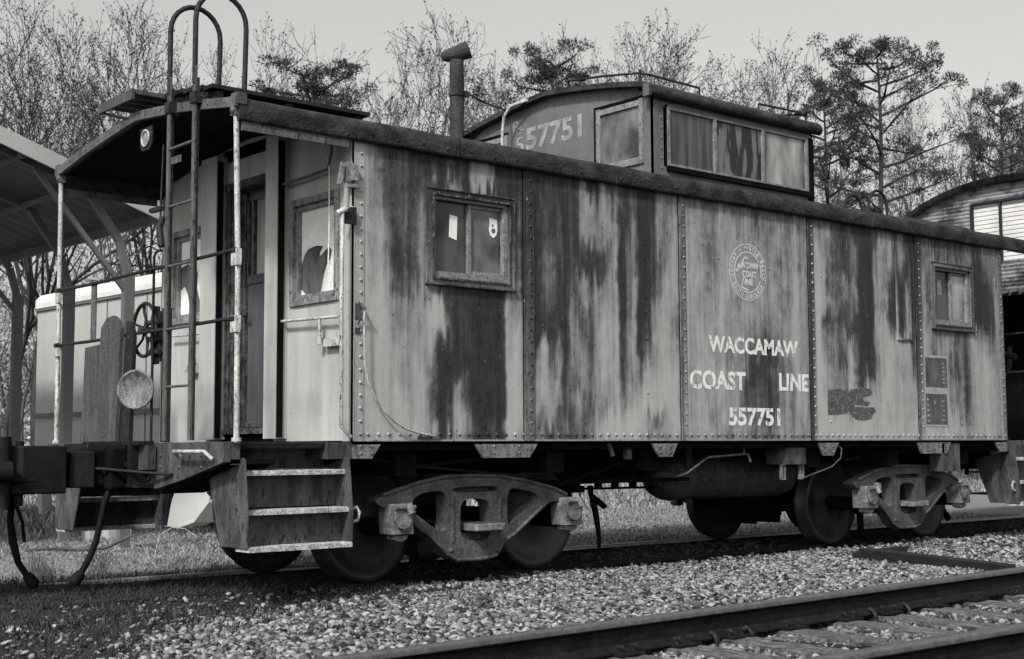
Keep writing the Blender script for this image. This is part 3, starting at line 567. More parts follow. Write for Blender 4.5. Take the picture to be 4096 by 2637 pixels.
# ---------------------------------------------------------------- end platforms, ladders, brake gear
def TM(far):
    return (lambda p:(XE-p[0],W-p[1],p[2])) if far else (lambda p:p)
class EB(MB):
    far=False
    def add(s,vs,fs,smooth=False):
        T=TM(EB.far); return MB.add(s,[T((float(p[0]),float(p[1]),float(p[2]))) for p in vs],fs,smooth)
def end_gear(far):
    EB.far=far
    m=EB(); m.box(-.93,-.0,.50,W-.50,.93,1.045); m.box(-.93,-.865,.0,.50,.90,1.05); m.box(-.93,-.865,W-.50,W,.90,1.05); m.box(-.20,-.0,.0,.50,.93,1.045); m.box(-.20,0,W-.5,W,.93,1.045)
    pf=m.build('end_platform',M['steps'],cab)
    m=EB(); m.prism([(-.0,.935),(.0,.905),(.55,.775),(1.0,.69),(1.0,.72)],'x',-.93,-.60); m.build('soffit_plate',M['black'],pf)
    m=EB(); m.box(-.86,-.20,.035,.50,1.0,1.048); 
    for k in range(26):
        for j in range(2):
            x=-.84+k*.025; m.bar((x,.03,1.008+j*.02),(x+.02,.03,1.022+j*.02),.006,.006)
    m.build('step_top',M['iron'],pf)
    m=EB(); m.prism([(.0,1.046),(.0,.918),(.55,.80),(.95,.73),(W-.95,.73),(W-.55,.80),(W,.918),(W,1.046)],'x',-.985,-.935)
    for y in (.3,.62,.9): m.rivet((-.985,y,.96),(-1,0,0),.014); m.rivet((-.985,y,.88),(-1,0,0),.014)
    m.box(-1.06,-1.0,.95,2.0,.86,1.03); m.build('end_sill',M['steps'],cab)
    m=EB(); m.tube([(-1.01,.56,.95),(-1.06,.55,.985),(-1.06,.12,.985),(-1.01,.11,.94)],.014,6); m.build('grab_iron',M['post'],cab)
    for s,Y in ((1,lambda y:y),(-1,lambda y:W-y)):
        # stringers: long tapering plates, three treads, two risers
        for x in (-.86,-.06):
            m=EB(); m.prism([(Y(-.03),.945),(Y(-.06),.93),(Y(-.11),.55),(Y(-.10),.36),(Y(.26),.36),(Y(.42),.80),(Y(.42),.84)],'x',x-.006,x+.006)
            for (yy_,zz_) in ((.02,.80),(.12,.62),(.05,.62),(.10,.45),(.03,.72)): m.rivet((x-.006,Y(yy_),zz_),(-1,0,0),.008)
            st=m.build('stringer',M['steps'],cab,.003)
        for (a_,b_,c_,d_) in ((.10,.115,.615,.87),(.02,.035,.37,.59),(.25,.262,.87,1.0)):
            m=EB(); m.box(-.85,-.07,Y(a_),Y(b_),c_,d_); m.build('riser',M['steps'],st)
        for (y0,y1,z) in ((-.02,.25,.855),(-.07,.12,.60),(-.115,.07,.365)):
            m=EB(); m.box(-.853,-.067,Y(y0),Y(y1),z-.028,z)
            for k in range(30): m.box(-.84+k*.0262,-.829+k*.0262,Y(y0+.004),Y(y1),z,z+.005)
            m.build('tread',M['tread'],st)
        m=EB(); m.tube([(-.045,Y(-.05),.585),(-.0,Y(-.06),.60),(.025,Y(-.06),.565),(.01,Y(-.06),.51),(-.045,Y(-.055),.50)],.012,6); m.build('step_loop',M['post'],st)
        # corner posts
        m=EB(); yb,yt=(-.015,.0)
        m.tube([(-.905,Y(-.02),1.04),(-.91,Y(-.02),2.2),(-.925,Y(.0),3.22)],.019,10)
        m.tube([(-.905,Y(-.02),1.05),(-.905,Y(-.02),1.075)],.034,8)
        for z in (2.27,1.83): m.box(-.935,-.90,Y(-.05),Y(.03),z-.07,z+.04); m.tube([(-.91,Y(-.02),z-.05),(-.91,Y(-.02),z+.04)],.027,8)
        m.build('corner_pipe',M['post'],cab)
        m=EB(); m.box(-.95,-.90,Y(-.03),Y(.035),3.20,3.31); m.lathe([(.028,0),(.026,.01),(.001,.012)],(-.95,Y(.0),3.235),(-1,0,0),10); m.box(-.955,-.88,Y(-.06),Y(.02),3.27,3.345); m.build('pipe_cap',M['greypaint'],cab)
    # horizontal rails
    for z in (2.30,1.85):
        m=EB(); m.tube([(-.92,-.01,z+.005),(-.93,.45,z),(-.93,.83,z-.005),(-.92,1.5,z),(-.93,2.2,z-.01),(-.92,W+.01,z)],.013,7)
        for y in (.0,W): m.tube([(-.925,y+.03,z-.0),(-.925,y-.03,z)],.021,7)
        m.build('hand_rail',M['iron'],cab)
    m=EB(); m.box(-.925,-.915,2.20,2.29,1.84,2.30); m.build('rail_stanchion',M['greypaint'],cab)
    # ladder with rolled-over tops
    ld_=None
    for y in (.83,.45):
        m=EB(); m.bar((-1.0,y,1.06),(-1.005,y,3.44),.016,.052,(1,0,0)) if False else m.box(-1.006,-.992,y-.021,y+.021,1.06,3.62); m.box(-.992,-.955,y+.014,y+.021,1.06,3.55)
        if ld_ is None: ld_=m.build('ladder',M['greypaint'],cab)
        else: m.build('stile',M['greypaint'],ld_)
        m=EB(); up=.07 if EB.far else 0; pts=[(-1.0,y,3.50),(-1.0,y,3.95+up)]
        for k in range(1,12):
            a=math.pi-math.pi*k/12; pts.append((-.805+.195*math.cos(a),y,3.96+up+.205*math.sin(a)))
        pts+=[(-.61,y,3.95+up),(-.62,y,3.44)]
        m.tube(pts,.0185,10); m.build('ladder_hoop',M['iron'],ld_)
        m=EB(); m.box(-1.02,-.92,y-.035,y+.035,3.36,3.44); m.build('ladder_bracket',M['iron'],ld_)
    for z in (1.43,1.83,2.27,2.69,3.10):
        m=EB(); m.tube([(-1.0,.45,z),(-1.0,.83,z)],.010,6); m.build('rung',M['greypaint'],ld_)
    m=EB(); m.box(-1.02,-1.005,.70,.80,2.95,2.99) if False else m.box(-.995,-.985,.66,.80,2.99,3.04); m.build('marker_bracket',M['greypaint'],ld_)
    # roof walks
    m=EB()
    for k in range(5): m.bar((-.92,.42+k*.15,zroof(.42+k*.15)+.105),(.38,.42+k*.15,zroof(.42+k*.15)+.105),.135,.028)
    for x in (-.85,-.3,.3): m.bar((x,.37,zroof(.37)+.06),(x,1.12,zroof(1.12)+.06),.05,.05)
    for x in (-.85,.3):
        for y in (.45,1.05): m.box(x-.02,x+.02,y-.02,y+.02,zroof(y)-.01,zroof(y)+.06)
    m.build('roof_walk',M['timber'],cab)
    m=EB()
    for k in range(4): m.bar((-1.03,1.42+k*.15,3.625),(.3,1.42+k*.15,3.625),.135,.03)
    m.bar((-1.04,1.34,3.60),(-1.04,1.94,3.60),.02,.075); m.bar((-.6,1.34,3.59),(-.6,1.94,3.59),.05,.05)
    m.tube([(-1.03,1.93,3.575),(-.97,1.70,3.50),(-.93,1.5,3.46)],.012,6); m.tube([(-.6,1.65,3.45),(-.6,1.65,3.6)],.03,6); m.tube([(0.1,1.65,3.45),(.1,1.65,3.6)],.03,6)
    m.build('roof_walk',M['plank'],cab)
    # marker plate hanging from roof end, brake wheel, housing, disc, planks
    m=EB(); m.prism([(1.26,3.37),(1.46,3.37),(1.46,3.24),(1.42,3.20),(1.30,3.20),(1.26,3.24)],'x',-.925,-.915); mk=m.build('marker_plate',M['iron'],cab)
    m=EB(); m.lathe([(.052,0),(.066,.0),(.066,.012),(.052,.014),(.052,0)],(-.925,1.36,3.288),(-1,0,0),20); m.build('marker_rim',M['post'],mk)
    m=EB(); m.lathe([(.05,0.004),(.0005,.008)],(-.925,1.36,3.288),(-1,0,0),20); m.build('marker_lens',M['winframe'],mk)
    m=EB(); c=(-.88,1.42,1.875); R=.195
    ringp=[(c[0],c[1]+R*math.cos(a),c[2]+R*math.sin(a)) for a in np.linspace(0,2*math.pi,29)]; m.tube(ringp,.014,7,False)
    for k in range(6):
        a=k*2*math.pi/6+.3; m.tube([(c[0],c[1],c[2]),(c[0]+.02,c[1]+R*.5*math.cos(a),c[2]+R*.5*math.sin(a)),(c[0],c[1]+R*math.cos(a),c[2]+R*math.sin(a))],.010,5)
    m.lathe([(.03,-.02),(.03,.04),(.001,.05)],c,(-1,0,0),10); m.build('brake_wheel',M['iron'],cab)
    m=EB(); m.box(-.86,-.78,1.20,1.33,1.64,2.0); m.box(-.85,-.80,1.14,1.20,1.05,2.02); m.tube([(-.86,1.27,1.62),(-.86,1.30,1.80),(-.86,1.27,2.04)],.03,7); m.tube([(-.86,1.42,1.875),(-.80,1.3,1.875)],.025,7); m.tube([(-.82,1.52,1.95),(-.82,1.56,2.02),(-.80,1.60,2.10)],.012,6)
    for z in (1.70,1.80,1.92): m.tube([(-.875,1.18,z),(-.875,1.36,z)],.020,7)
    m.build('brake_housing',M['iron'],cab)
    m=EB(); m.lathe([(.001,.004),(.125,.004),(.127,.009),(.143,.009),(.145,0),(.14,-.012),(.001,-.012)],(-1.0,1.29,1.43),(-.80,-.60,0),30); m.build('round_target',weather('mottled_disc',.05,.20,9,(2.2,2.2,.8),rough=.6,bump=.3,fine=.3),cab)
    m=EB(); m.prism([(1.69,1.055),(1.50,1.055),(1.475,1.86),(1.53,1.95),(1.62,2.0),(1.78,2.01),(1.90,1.98),(1.97,1.93),(2.02,1.80),(2.05,1.055)],'x',-.97,-.94) if False else m.prism([(1.66,1.055),(1.60,1.90),(1.66,1.965),(1.75,2.0),(1.86,1.985),(1.95,1.92),(2.06,1.055)],'x',-.985,-.955)
    m.build('backboard',M['plank'],cab)
    m=EB(); m.prism([(1.50,1.055),(1.46,1.82),(1.50,1.93),(1.58,1.95),(1.68,1.055)],'x',-.95,-.92); m.build('backboard',M['iron'],cab)
    m=EB(); m.prism([(2.05,1.055),(2.03,1.80),(2.29,1.79),(2.34,1.055)],'x',-.965,-.94); m.build('backboard',M['plank'],cab)
    m=EB(); m.tube([(-.9,1.24,1.06),(-.9,1.24,2.40),(-.9,1.20,2.43),(-.9,1.12,2.43)],.010,6); m.tube([(-.92,1.12,2.50),(-.9,1.12,3.2)],.008,5)
    m.tube([(-.9,1.12,2.66),(-.95,1.06,2.58),(-.95,1.02,2.44)],.025,7); m.box(-.93,-.89,1.10,1.28,2.72,2.75); m.build('bell_rigging',M['iron'],cab)
    # grab irons on the end wall, corner and side
    m=EB(); m.tube([(-.02,-.02,2.68),(-.12,-.05,2.66),(-.125,-.05,2.0),(-.12,-.05,1.15),(-.03,-.03,1.08)],.014,7); m.tube([(-.16,-.04,2.62),(-.09,-.055,2.66)],.022,7); m.build('grab_iron',M['post'],cab)
    m=EB(); m.box(-.09,-.0,-.045,-.02,2.56,2.68); m.build('grab_bracket',M['iron'],cab)
    m=EB(); m.tube([(-.06,1.0,2.97),(-.06,.62,2.975),(-.06,.24,2.99),(-.06,.19,3.1),(-.06,.20,3.25)],.012,6); m.build('bent_rod',M['greypaint'],cab)
    m=EB(); m.tube([(-.06,1.01,1.947),(-.06,.08,1.92)],.012,6); m.tube([(-.06,.335,1.92),(-.06,.33,1.76)],.013,6); m.tube([(-.03,1.01,1.947),(-.09,1.01,1.947)],.024,7); m.tube([(-.06,.33,1.79),(-.06,.33,1.74)],.024,7); m.box(-.05,-.002,.10,.30,1.72,1.775); m.build('grab_iron',M['post'],cab)
    m=EB(); m.tube([(-.06,W-.25,1.947),(-.06,W-1.1,1.93)],.010,6); m.box(-.05,-.0,2.26,2.34,1.62,1.74); m.box(-.09,-.05,2.31,2.37,1.63,1.69); m.build('grab_iron',M['post'],cab)
    m=EB(); m.box(-.07,.0,-.025,.02,2.86,3.0); m.bar((-.13,-.02,2.83),(-.10,-.02,2.99),.03,.02,(0,1,0)); m.box(-.04,.01,-.05,-.025,2.87,2.98); m.box(-.06,.015,-.045,-.0,2.82,2.845); m.build('marker_socket',M['winframe'],cab)
    m=EB(); m.tube([(.055,-.02,2.01),(.045,-.06,1.985),(.065,-.07,1.965)],.012,6); m.box(.015,.065,-.012,-.004,1.90,2.01); m.bar((.03,-.03,2.02),(.07,-.045,1.97),.02,.006); m.box(.015,.055,-.016,-.002,1.80,1.84); m.bar((.05,-.05,1.95),(.03,-.02,1.86),.02,.006)
    m.build('grab_bracket',M['greypaint'],cab)
    m=EB(); m.tube([(.062,-.055,1.97),(.062,-.055,1.8),(.07,-.052,1.588),(.10,-.05,1.46),(.157,-.05,1.347),(.244,-.05,1.252),(.33,-.048,1.185),(.412,-.045,1.142),(.55,-.03,1.108),(.683,-.012,1.09)],.0085,6); m.build('side_pipe',M['post'],cab)
    m=EB(); m.box(.56,.76,-.0,-.012,1.062,1.085); m.build('pipe_clip',M['greypaint'],cab)
    # coupler and draft gear
    m=EB(); m.box(-1.35,-.95,YC-.18,YC+.18,.74,1.0); m.box(-1.22,-1.0,YC-.28,YC+.28,.72,1.02); m.bar((-1.25,YC,.86),(-1.60,YC,.86),.17,.20)
    m.prism([(YC-.26,.72),(YC-.26,1.03),(YC+.26,1.03),(YC+.26,.72)],'x',-1.16,-1.05)
    cp=m.build('coupler',M['black'],cab,.02)
    m=EB(); m.prism([(-1.50,YC-.20),(-1.80,YC-.19),(-1.92,YC-.12),(-1.90,YC-.02),(-1.78,YC+.0),(-1.76,YC+.12),(-1.86,YC+.19),(-1.60,YC+.2),(-1.46,YC+.1)],'z',.70,1.03); m.tube([(-1.80,YC-.12,.62),(-1.80,YC-.12,1.06)],.03,8); m.build('knuckle',M['casting'],cp,.012)
    m=EB()
    for y_ in (1.12,1.30,1.62,1.80): m.box(-1.12,-.99,y_-.025,y_+.025,.74,1.05)
    m.box(-1.11,-.99,1.0,1.95,1.03,1.06); m.box(-1.11,-.99,1.0,1.95,.735,.765); m.box(-1.12,-.99,1.14,1.30,.88,.91)
    for y_ in (1.06,1.21,1.71,1.88):
        for z_ in (.79,.99): m.rivet((-1.0,y_,z_),(-1,0,0),.018)
    m.build('striker_casting',M['casting'],cp)
    m=EB(); m.box(-1.03,-.985,2.1,2.5,.86,1.045); m.build('end_bracket',M['casting'],cp)
    m=EB(); m.prism([(-1.46,1.33),(-1.30,1.27),(-1.30,1.68),(-1.46,1.62)],'z',.735,.99); m.build('coupler_horn',M['casting'],cp,.01)
    m=EB(); m.tube([(-1.0,.70,.83),(-1.06,1.0,.84),(-1.30,1.3,.87),(-1.55,1.4,.98)],.012,6); m.build('uncoupling_lever',M['iron'],cp)
    m=EB(); m.tube([(-.98,1.17,.92),(-1.04,1.22,.885),(-1.08,1.28,.84),(-1.16,1.3,.76),(-1.21,1.3,.64),(-1.24,1.3,.50),(-1.27,1.3,.36),(-1.32,1.3,.24),(-1.39,1.3,.12)],[.035,.035,.022]+[.023]*6,9); m.tube([(-1.37,1.3,.15),(-1.42,1.3,.09),(-1.44,1.28,.075)],[.035,.042,.03],9)
    m.build('air_hose',M['rubber'],cab)
end_gear(False); end_gear(True)
EB.far=False
strg=MB(); strg.tube([(-.06,.20,3.22),(-.07,.25,3.12),(-.06,.22,2.99),(-.065,.21,2.8),(-.06,.215,2.5),(-.06,.225,2.3),(-.06,.22,2.22),(-.055,.205,2.12)],.005,5); strg.tube([(-.055,.205,2.30),(-.055,.18,2.2),(-.055,.21,2.14)],.004,4)
tag(strg.build('string',M['string']),'thin white string hanging from bent rod by right porch window','string')
# ---------------------------------------------------------------- underframe
m=MB(); m.box(-.9,XE+.9,.95,2.0,.76,1.03); m.box(.0,XE,.06,.16,.985,1.035); m.box(.0,XE,W-.16,W-.06,.985,1.035)
for x in (.55,2.0,3.1,5.3,6.6,7.9): m.box(x-.09,x+.09,.12,W-.12,.80,1.03)
m.build('underframe',M['black'],cab)
for y,s in ((0,1),(W,-1)):
    for a,b,c,d,z in ((.0,.24,.17,.0,.93),(1.09,1.71,1.63,1.17,.925),(2.978,3.29,3.225,3.07,.916),(5.227,5.54,5.453,5.30,.908),(6.853,7.46,7.40,6.93,.915),(8.33,XE,XE,8.42,.93)):
        m=MB(); m.prism([(a,ZS-.022),(b,ZS-.022),(c,z),(d,z)],'y',y+s*.0,y+s*.02)
        for k in (0,1):
            for q in (0,1): m.rivet((a+(b-a)*(.3+.4*q),y,z+.035+.05*k),(0,-s,0),.011)
        m.build('sill_bracket',M['bracket'],cab)
m=MB(); m.tube([(3.70,.75,.72),(3.78,.75,.72),(3.90,.75,.72),(5.50,.75,.72),(5.62,.75,.72),(5.70,.75,.72)],[.05,.16,.21,.215,.18,.06],22); m.box(4.0,4.08,.55,.95,.75,1.0); m.box(5.2,5.28,.55,.95,.75,1.0); tk=m.build('air_reservoir',M['truckfix'] if 'truckfix' in M else weather('reservoir_steel',.02,.06,7,rough=.55,fine=.3,c3=.10),cab)
m=MB(); m.box(4.82,5.12,.07,.30,.83,1.03); m.build('battery_box',M['steps'],cab)
m=MB()
for x in (4.80,5.07):
    m.box(x,x+.012,.10,.13,.70,.82); m.box(x+.045,x+.057,.10,.13,.70,.82); m.box(x,x+.057,.10,.13,.69,.702); m.box(x,x+.057,.10,.13,.818,.83)
m.build('turnbuckle',M['journal'],cab)
m=MB(); m.box(7.30,7.34,.0,.16,.73,1.02); m.box(7.34,7.66,.02,.16,.73,1.02); m.build('rear_step_box',M['steps'],cab)
m=MB(); m.tube([(3.40,.12,.745),(3.52,.11,.77),(3.78,.1,.905),(4.28,.1,.93)],.011,6); m.tube([(4.26,.1,1.02),(4.27,.1,.93),(4.32,.1,.93),(4.33,.08,.86)],.012,6); m.build('release_rod',M['greypaint'],cab)
m=MB(); m.tube([(2.0,.6,.92),(2.5,.6,.78),(3.1,.85,.93)][::1],.014,5) if False else m.bar((2.2,.3,.70),(3.2,.3,.93),.02,.03)
m.bar((1.9,.45,.71),(3.9,.45,.71),.04,.035); m.bar((1.9,.6,.65),(3.6,.6,.64),.02,.02); m.bar((2.2,1.0,.74),(3.9,1.0,.74),.08,.07)
for x in (2.62,2.88,3.08,3.3): m.box(x,x+.05,.55,.60,.64,.80)
m.box(2.45,2.62,.6,.66,.58,.70); m.box(2.78,3.05,.9,.95,.60,.66); m.box(2.42,2.50,.62,.85,.44,.62)
m.build('brake_rigging',M['black'],cab)
m=MB(); m.box(5.72,6.22,1.25,1.5,.27,.55); m.box(5.74,5.82,1.25,1.5,.20,.28); m.box(6.12,6.2,1.25,1.5,.20,.28); m.box(5.2,6.3,1.2,1.3,.42,.5); m.build('brake_cylinder',M['black'],cab)
m=MB(); m.tube([(2.50,.6,.60),(2.56,.6,.50),(2.68,.6,.46),(2.72,.6,.55),(2.70,.6,.68)],.008,5); m.build('loose_cable',M['rubber'],cab)
m=MB(); m.tube([(3.02,.8,.66),(3.04,.8,.55),(3.08,.8,.45),(3.12,.8,.25),(3.13,.8,.05)],[.03,.022,.03,.022,.012],6); m.tube([(3.04,.8,.58),(3.12,.8,.52),(3.20,.8,.47)],[.02,.03,.025],6); m.build('hanging_hose',M['rubber'],cab)
m=MB(); m.tube([(2.52,.05,1.03),(2.57,.05,.93)],.022,6); m.box(2.76,2.82,.08,.12,.90,1.02); m.build('drain_pipe',M['steps'],cab)
m=MB(); m.tube([(5.55,.04,1.03),(5.62,.03,.97),(5.60,.03,.88),(5.48,.05,.80),(5.30,.08,.75),(5.1,.1,.70)],.007,5); m.build('loose_wire',M['greypaint'],cab)
m=MB(); m.tube([(.1,.2,.95),(.8,.25,.86),(2.1,.3,.75)],.012,5); m.bar((.9,.5,.86),(2.0,.3,.97),.06,.03); m.build('truss_rod',M['iron'],cab)
m=MB(); m.bar((6.3,.5,.86),(7.2,.3,.95),.05,.03); m.build('truss_rod',M['iron'],cab)
# ---------------------------------------------------------------- trucks
OUT=[(0.331,0.636),(0.432,0.664),(0.539,0.696),(0.714,0.74),(0.939,0.781),(1.218,0.788),(1.494,0.778),(1.704,0.748),(1.907,0.71),(2.088,0.66),(2.206,0.606),(2.219,0.557),(2.087,0.576),(2.009,0.568),(1.957,0.536),(1.905,0.49),(1.764,0.41),(1.626,0.322),(1.565,0.278),(1.503,0.216),(1.448,0.168),(1.334,0.152),(1.065,0.155),(0.984,0.202),(0.894,0.305),(0.804,0.36),(0.693,0.426),(0.638,0.473),(0.583,0.554),(0.432,0.568),(0.369,0.592),(0.342,0.614)]
HL=[(0.648,0.587),(0.681,0.639),(0.759,0.673),(0.916,0.687),(0.968,0.658),(0.979,0.577),(0.973,0.406),(0.945,0.38),(0.894,0.391),(0.759,0.477),(0.671,0.533)]
HT=[(1.036,0.706),(1.475,0.71),(1.475,0.664),(1.036,0.665)]
HC=[(1.105,0.305),(1.106,0.564),(1.141,0.608),(1.217,0.62),(1.348,0.609),(1.396,0.564),(1.407,0.295)]
HR=[(1.567,0.614),(1.592,0.679),(1.654,0.687),(1.83,0.655),(1.887,0.615),(1.867,0.568),(1.765,0.514),(1.64,0.434),(1.571,0.39)]
def smooth_loop(l,it=1):
    for _ in range(it):
        o=[]
        for i in range(len(l)):
            a,b=l[i],l[(i+1)%len(l)]; o+=[(a[0]*.8+b[0]*.2,a[1]*.8+b[1]*.2),(a[0]*.2+b[0]*.8,a[1]*.2+b[1]*.8)]
        l=o
    return l
WP=[(.001,-.02),(.10,-.03),(.20,-.055),(.335,-.03),(.365,0),(.415,0),(.419,-.006),(.424,-.10),(.446,-.108),(.450,-.135),(.44,-.14),(.36,-.14),(.2,-.11),(.001,-.11)]
def truck(dx):
    sfm=[]
    for y0,y1,first in ((.2,.33,True),(W-.33,W-.2,False)):
        me=curve_mesh('side_frame',[smooth_loop([(a+dx,b) for a,b in L_],2) for L_ in (OUT,HL,HT,HC,HR)],abs(y1-y0),lambda u,v,t:(u,(y0+y1)/2-t,v))
        me.materials.append(M['frame'])
        if first:
            mb=MB(); mb.box(dx+1.05,dx+1.46,.28,W-.28,.62,.80) ; mb.box(dx+1.0,dx+1.5,.26,W-.26,.30,.36); mb.box(dx+.9,dx+1.6,1.2,1.75,.60,.78)
            bol=mb.build('truck',M['frame'],cab)
        o=link(me,'side_frame',bol); b=o.modifiers.new('bevel','BEVEL'); b.width=.012; b.segments=2; b.limit_method='ANGLE'
    for s,y in ((-1,.2),(1,W-.2)):
        mb=MB()
        for pl_ in ([(.40,.675),(.70,.755),(.94,.795),(1.22,.803),(1.50,.793),(1.72,.76),(2.05,.69),(2.19,.635)],[(.62,.545),(.70,.445),(.84,.36),(.98,.225),(1.08,.175),(1.33,.172),(1.45,.19),(1.55,.30),(1.64,.345),(1.80,.455),(1.93,.545)]):
            mb.tube([(dx+a_,y-s*.002,b_-.012) for a_,b_ in pl_],.016,6)
        mb.build('cast_rib',M['frame'],bol); mb=MB()
        mb.box(dx+1.17,dx+1.45,y+s*.12,y-s*.42,.375,.43)
        mb.build('spring_plank',M['journal'],bol,.01)
        mb=MB()
        for k in range(4): mb.box(dx+1.19,dx+1.43,y+s*(.08-k*.07),y+s*(.065-k*.07),.43,.436)
        mb.lathe([(.02,0),(.02,.012),(.001,.014)],(dx+1.46,y,.22),(0,s,0),8); mb.rivet((dx+1.02,y,.24),(0,s,0),.02)
        mb.box(dx+1.48,dx+1.50,y-s*.0,y+s*.012,.30,.66); mb.box(dx+1.02,dx+1.04,y,y+s*.012,.30,.66); mb.build('wear_plate',M['frame'],bol)
        for xx in (.525,2.20):
            mb=MB(); xx+=dx
            mb.prism([(xx-.09,.60),(xx+.085,.60),(xx+.09,.50),(xx+.10,.38),(xx-.085,.38),(xx-.095,.5)],'y',y+s*.075,y-s*.10)
            mb.prism([(xx-.085,.575),(xx+.08,.575),(xx+.075,.48),(xx+.045,.435),(xx-.005,.415),(xx-.055,.435),(xx-.085,.49)],'y',y+s*.10,y+s*.075)
            mb.tube([(xx-.09,y+s*.105,.575),(xx+.085,y+s*.105,.575)],.017,7); mb.tube([(xx+.03,y+s*.10,.60),(xx+.045,y+s*.13,.53)],.03,8)
            mb.prism([(xx-.07,.375),(xx+.07,.375),(xx+.05,.34),(xx,.325),(xx-.05,.34)],'y',y+s*.05,y-s*.05)
            mb.build('journal_box',M['journal'],bol,.006)
    for xx in (.585,2.262):
        mb=MB(); mb.tube([(dx+xx,.3,.419),(dx+xx,W-.3,.419)],.07,14); mb.build('axle',M['black'],bol)
        for s,y in ((-1,.66),(1,W-.66)):
            mb=MB(); mb.lathe(WP,(dx+xx,y,.419),(0,s,0),64); mb.build('wheel',M['wheel'],bol)
    mb=MB()
    for s in (-1,1):
        for xx,q in ((.585,1),(2.262,-1)): mb.prism([(dx+xx+q*.46,.55),(dx+xx+q*.44,.30),(dx+xx+q*.50,.28),(dx+xx+q*.53,.5)],'y',YC+s*.70,YC+s*.80)
        mb.tube([(dx+.93,YC+s*.9,.45),(dx+.95,YC+s*.9,.12)],.035,8)
    mb.bar((dx+1.08,.7,.32),(dx+1.08,W-.7,.32),.06,.08); mb.bar((dx+1.76,.7,.32),(dx+1.76,W-.7,.32),.06,.08); mb.build('brake_beam',M['black'],bol)
truck(0); truck(5.706)
# ---------------------------------------------------------------- ground
R1=((-1.952,-2.705),(4.434,-2.472)); R2=((-0.356,-4.14),(1.40,-4.164)); RZ=.08
def ry(R,x): return R[0][1]+(x-R[0][0])*(R[1][1]-R[0][1])/(R[1][0]-R[0][0])
def vnoise(x,y,f,seed=0):
    r=np.random.default_rng(seed).random((64,64)); u=(x*f)%63; v=(y*f)%63; i=np.floor(u).astype(int); j=np.floor(v).astype(int); a=u-i; b=v-j; a=a*a*(3-2*a); b=b*b*(3-2*b)
    return (r[i,j]*(1-a)+r[i+1,j]*a)*(1-b)+(r[i,j+1]*(1-a)+r[i+1,j+1]*a)*b
def gh(x,y):
    x=np.asarray(x,float); y=np.asarray(y,float)
    y1=ry(R1,np.clip(x,-8,16)); y2=ry(R2,np.clip(x,-8,16))
    h=np.where(y>.6,-.055-.03*np.clip((y-2.4)/1,0,1), -.035+.075*np.clip((.5-y)/2.8,0,1)*.88)
    inner=sm(-.045,.015,y1-y)
    h=h*(1-inner)+(-.122)*inner
    out=sm(0,.1,y2-.1-y); h=h*(1-out)+(-.06)*out
    h=h+.045*(1-sm(-1.2,.4,x))*sm(.1,.6,y)*(1-sm(2.5,3.1,y))
    return h+(vnoise(x,y,1.3,1)-.5)*.03*(1-inner*.6)+(vnoise(x,y,.35,2)-.5)*.04*(y>3)
def dark_ground(x,y):  # darker ground with fewer stones: near end, along the rail, random patches
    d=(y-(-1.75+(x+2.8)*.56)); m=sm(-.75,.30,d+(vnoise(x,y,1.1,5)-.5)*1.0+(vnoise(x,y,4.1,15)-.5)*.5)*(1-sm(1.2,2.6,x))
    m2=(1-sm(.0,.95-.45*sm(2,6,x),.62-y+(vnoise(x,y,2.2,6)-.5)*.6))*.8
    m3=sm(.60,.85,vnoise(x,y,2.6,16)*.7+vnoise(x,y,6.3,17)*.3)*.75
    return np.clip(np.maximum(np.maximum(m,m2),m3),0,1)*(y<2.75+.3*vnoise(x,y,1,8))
xs=np.unique(np.concatenate([-np.geomspace(12,900,16),np.arange(-12,18,.12),np.geomspace(18,900,16)]))
ys=np.unique(np.concatenate([-np.geomspace(8,900,14),np.arange(-8,-3,.10),np.arange(-3,-2.2,.02),np.arange(-2.2,9,.10),np.geomspace(9,900,20)]))
X,Y=np.meshgrid(xs,ys,indexing='ij'); V=np.stack([X,Y,gh(X,Y)],-1).reshape(-1,3)
i,j=np.meshgrid(np.arange(len(xs)-1),np.arange(len(ys)-1),indexing='ij'); nz=len(ys); q=np.stack([i*nz+j,(i+1)*nz+j,(i+1)*nz+j+1,i*nz+j+1],-1).reshape(-1,4)
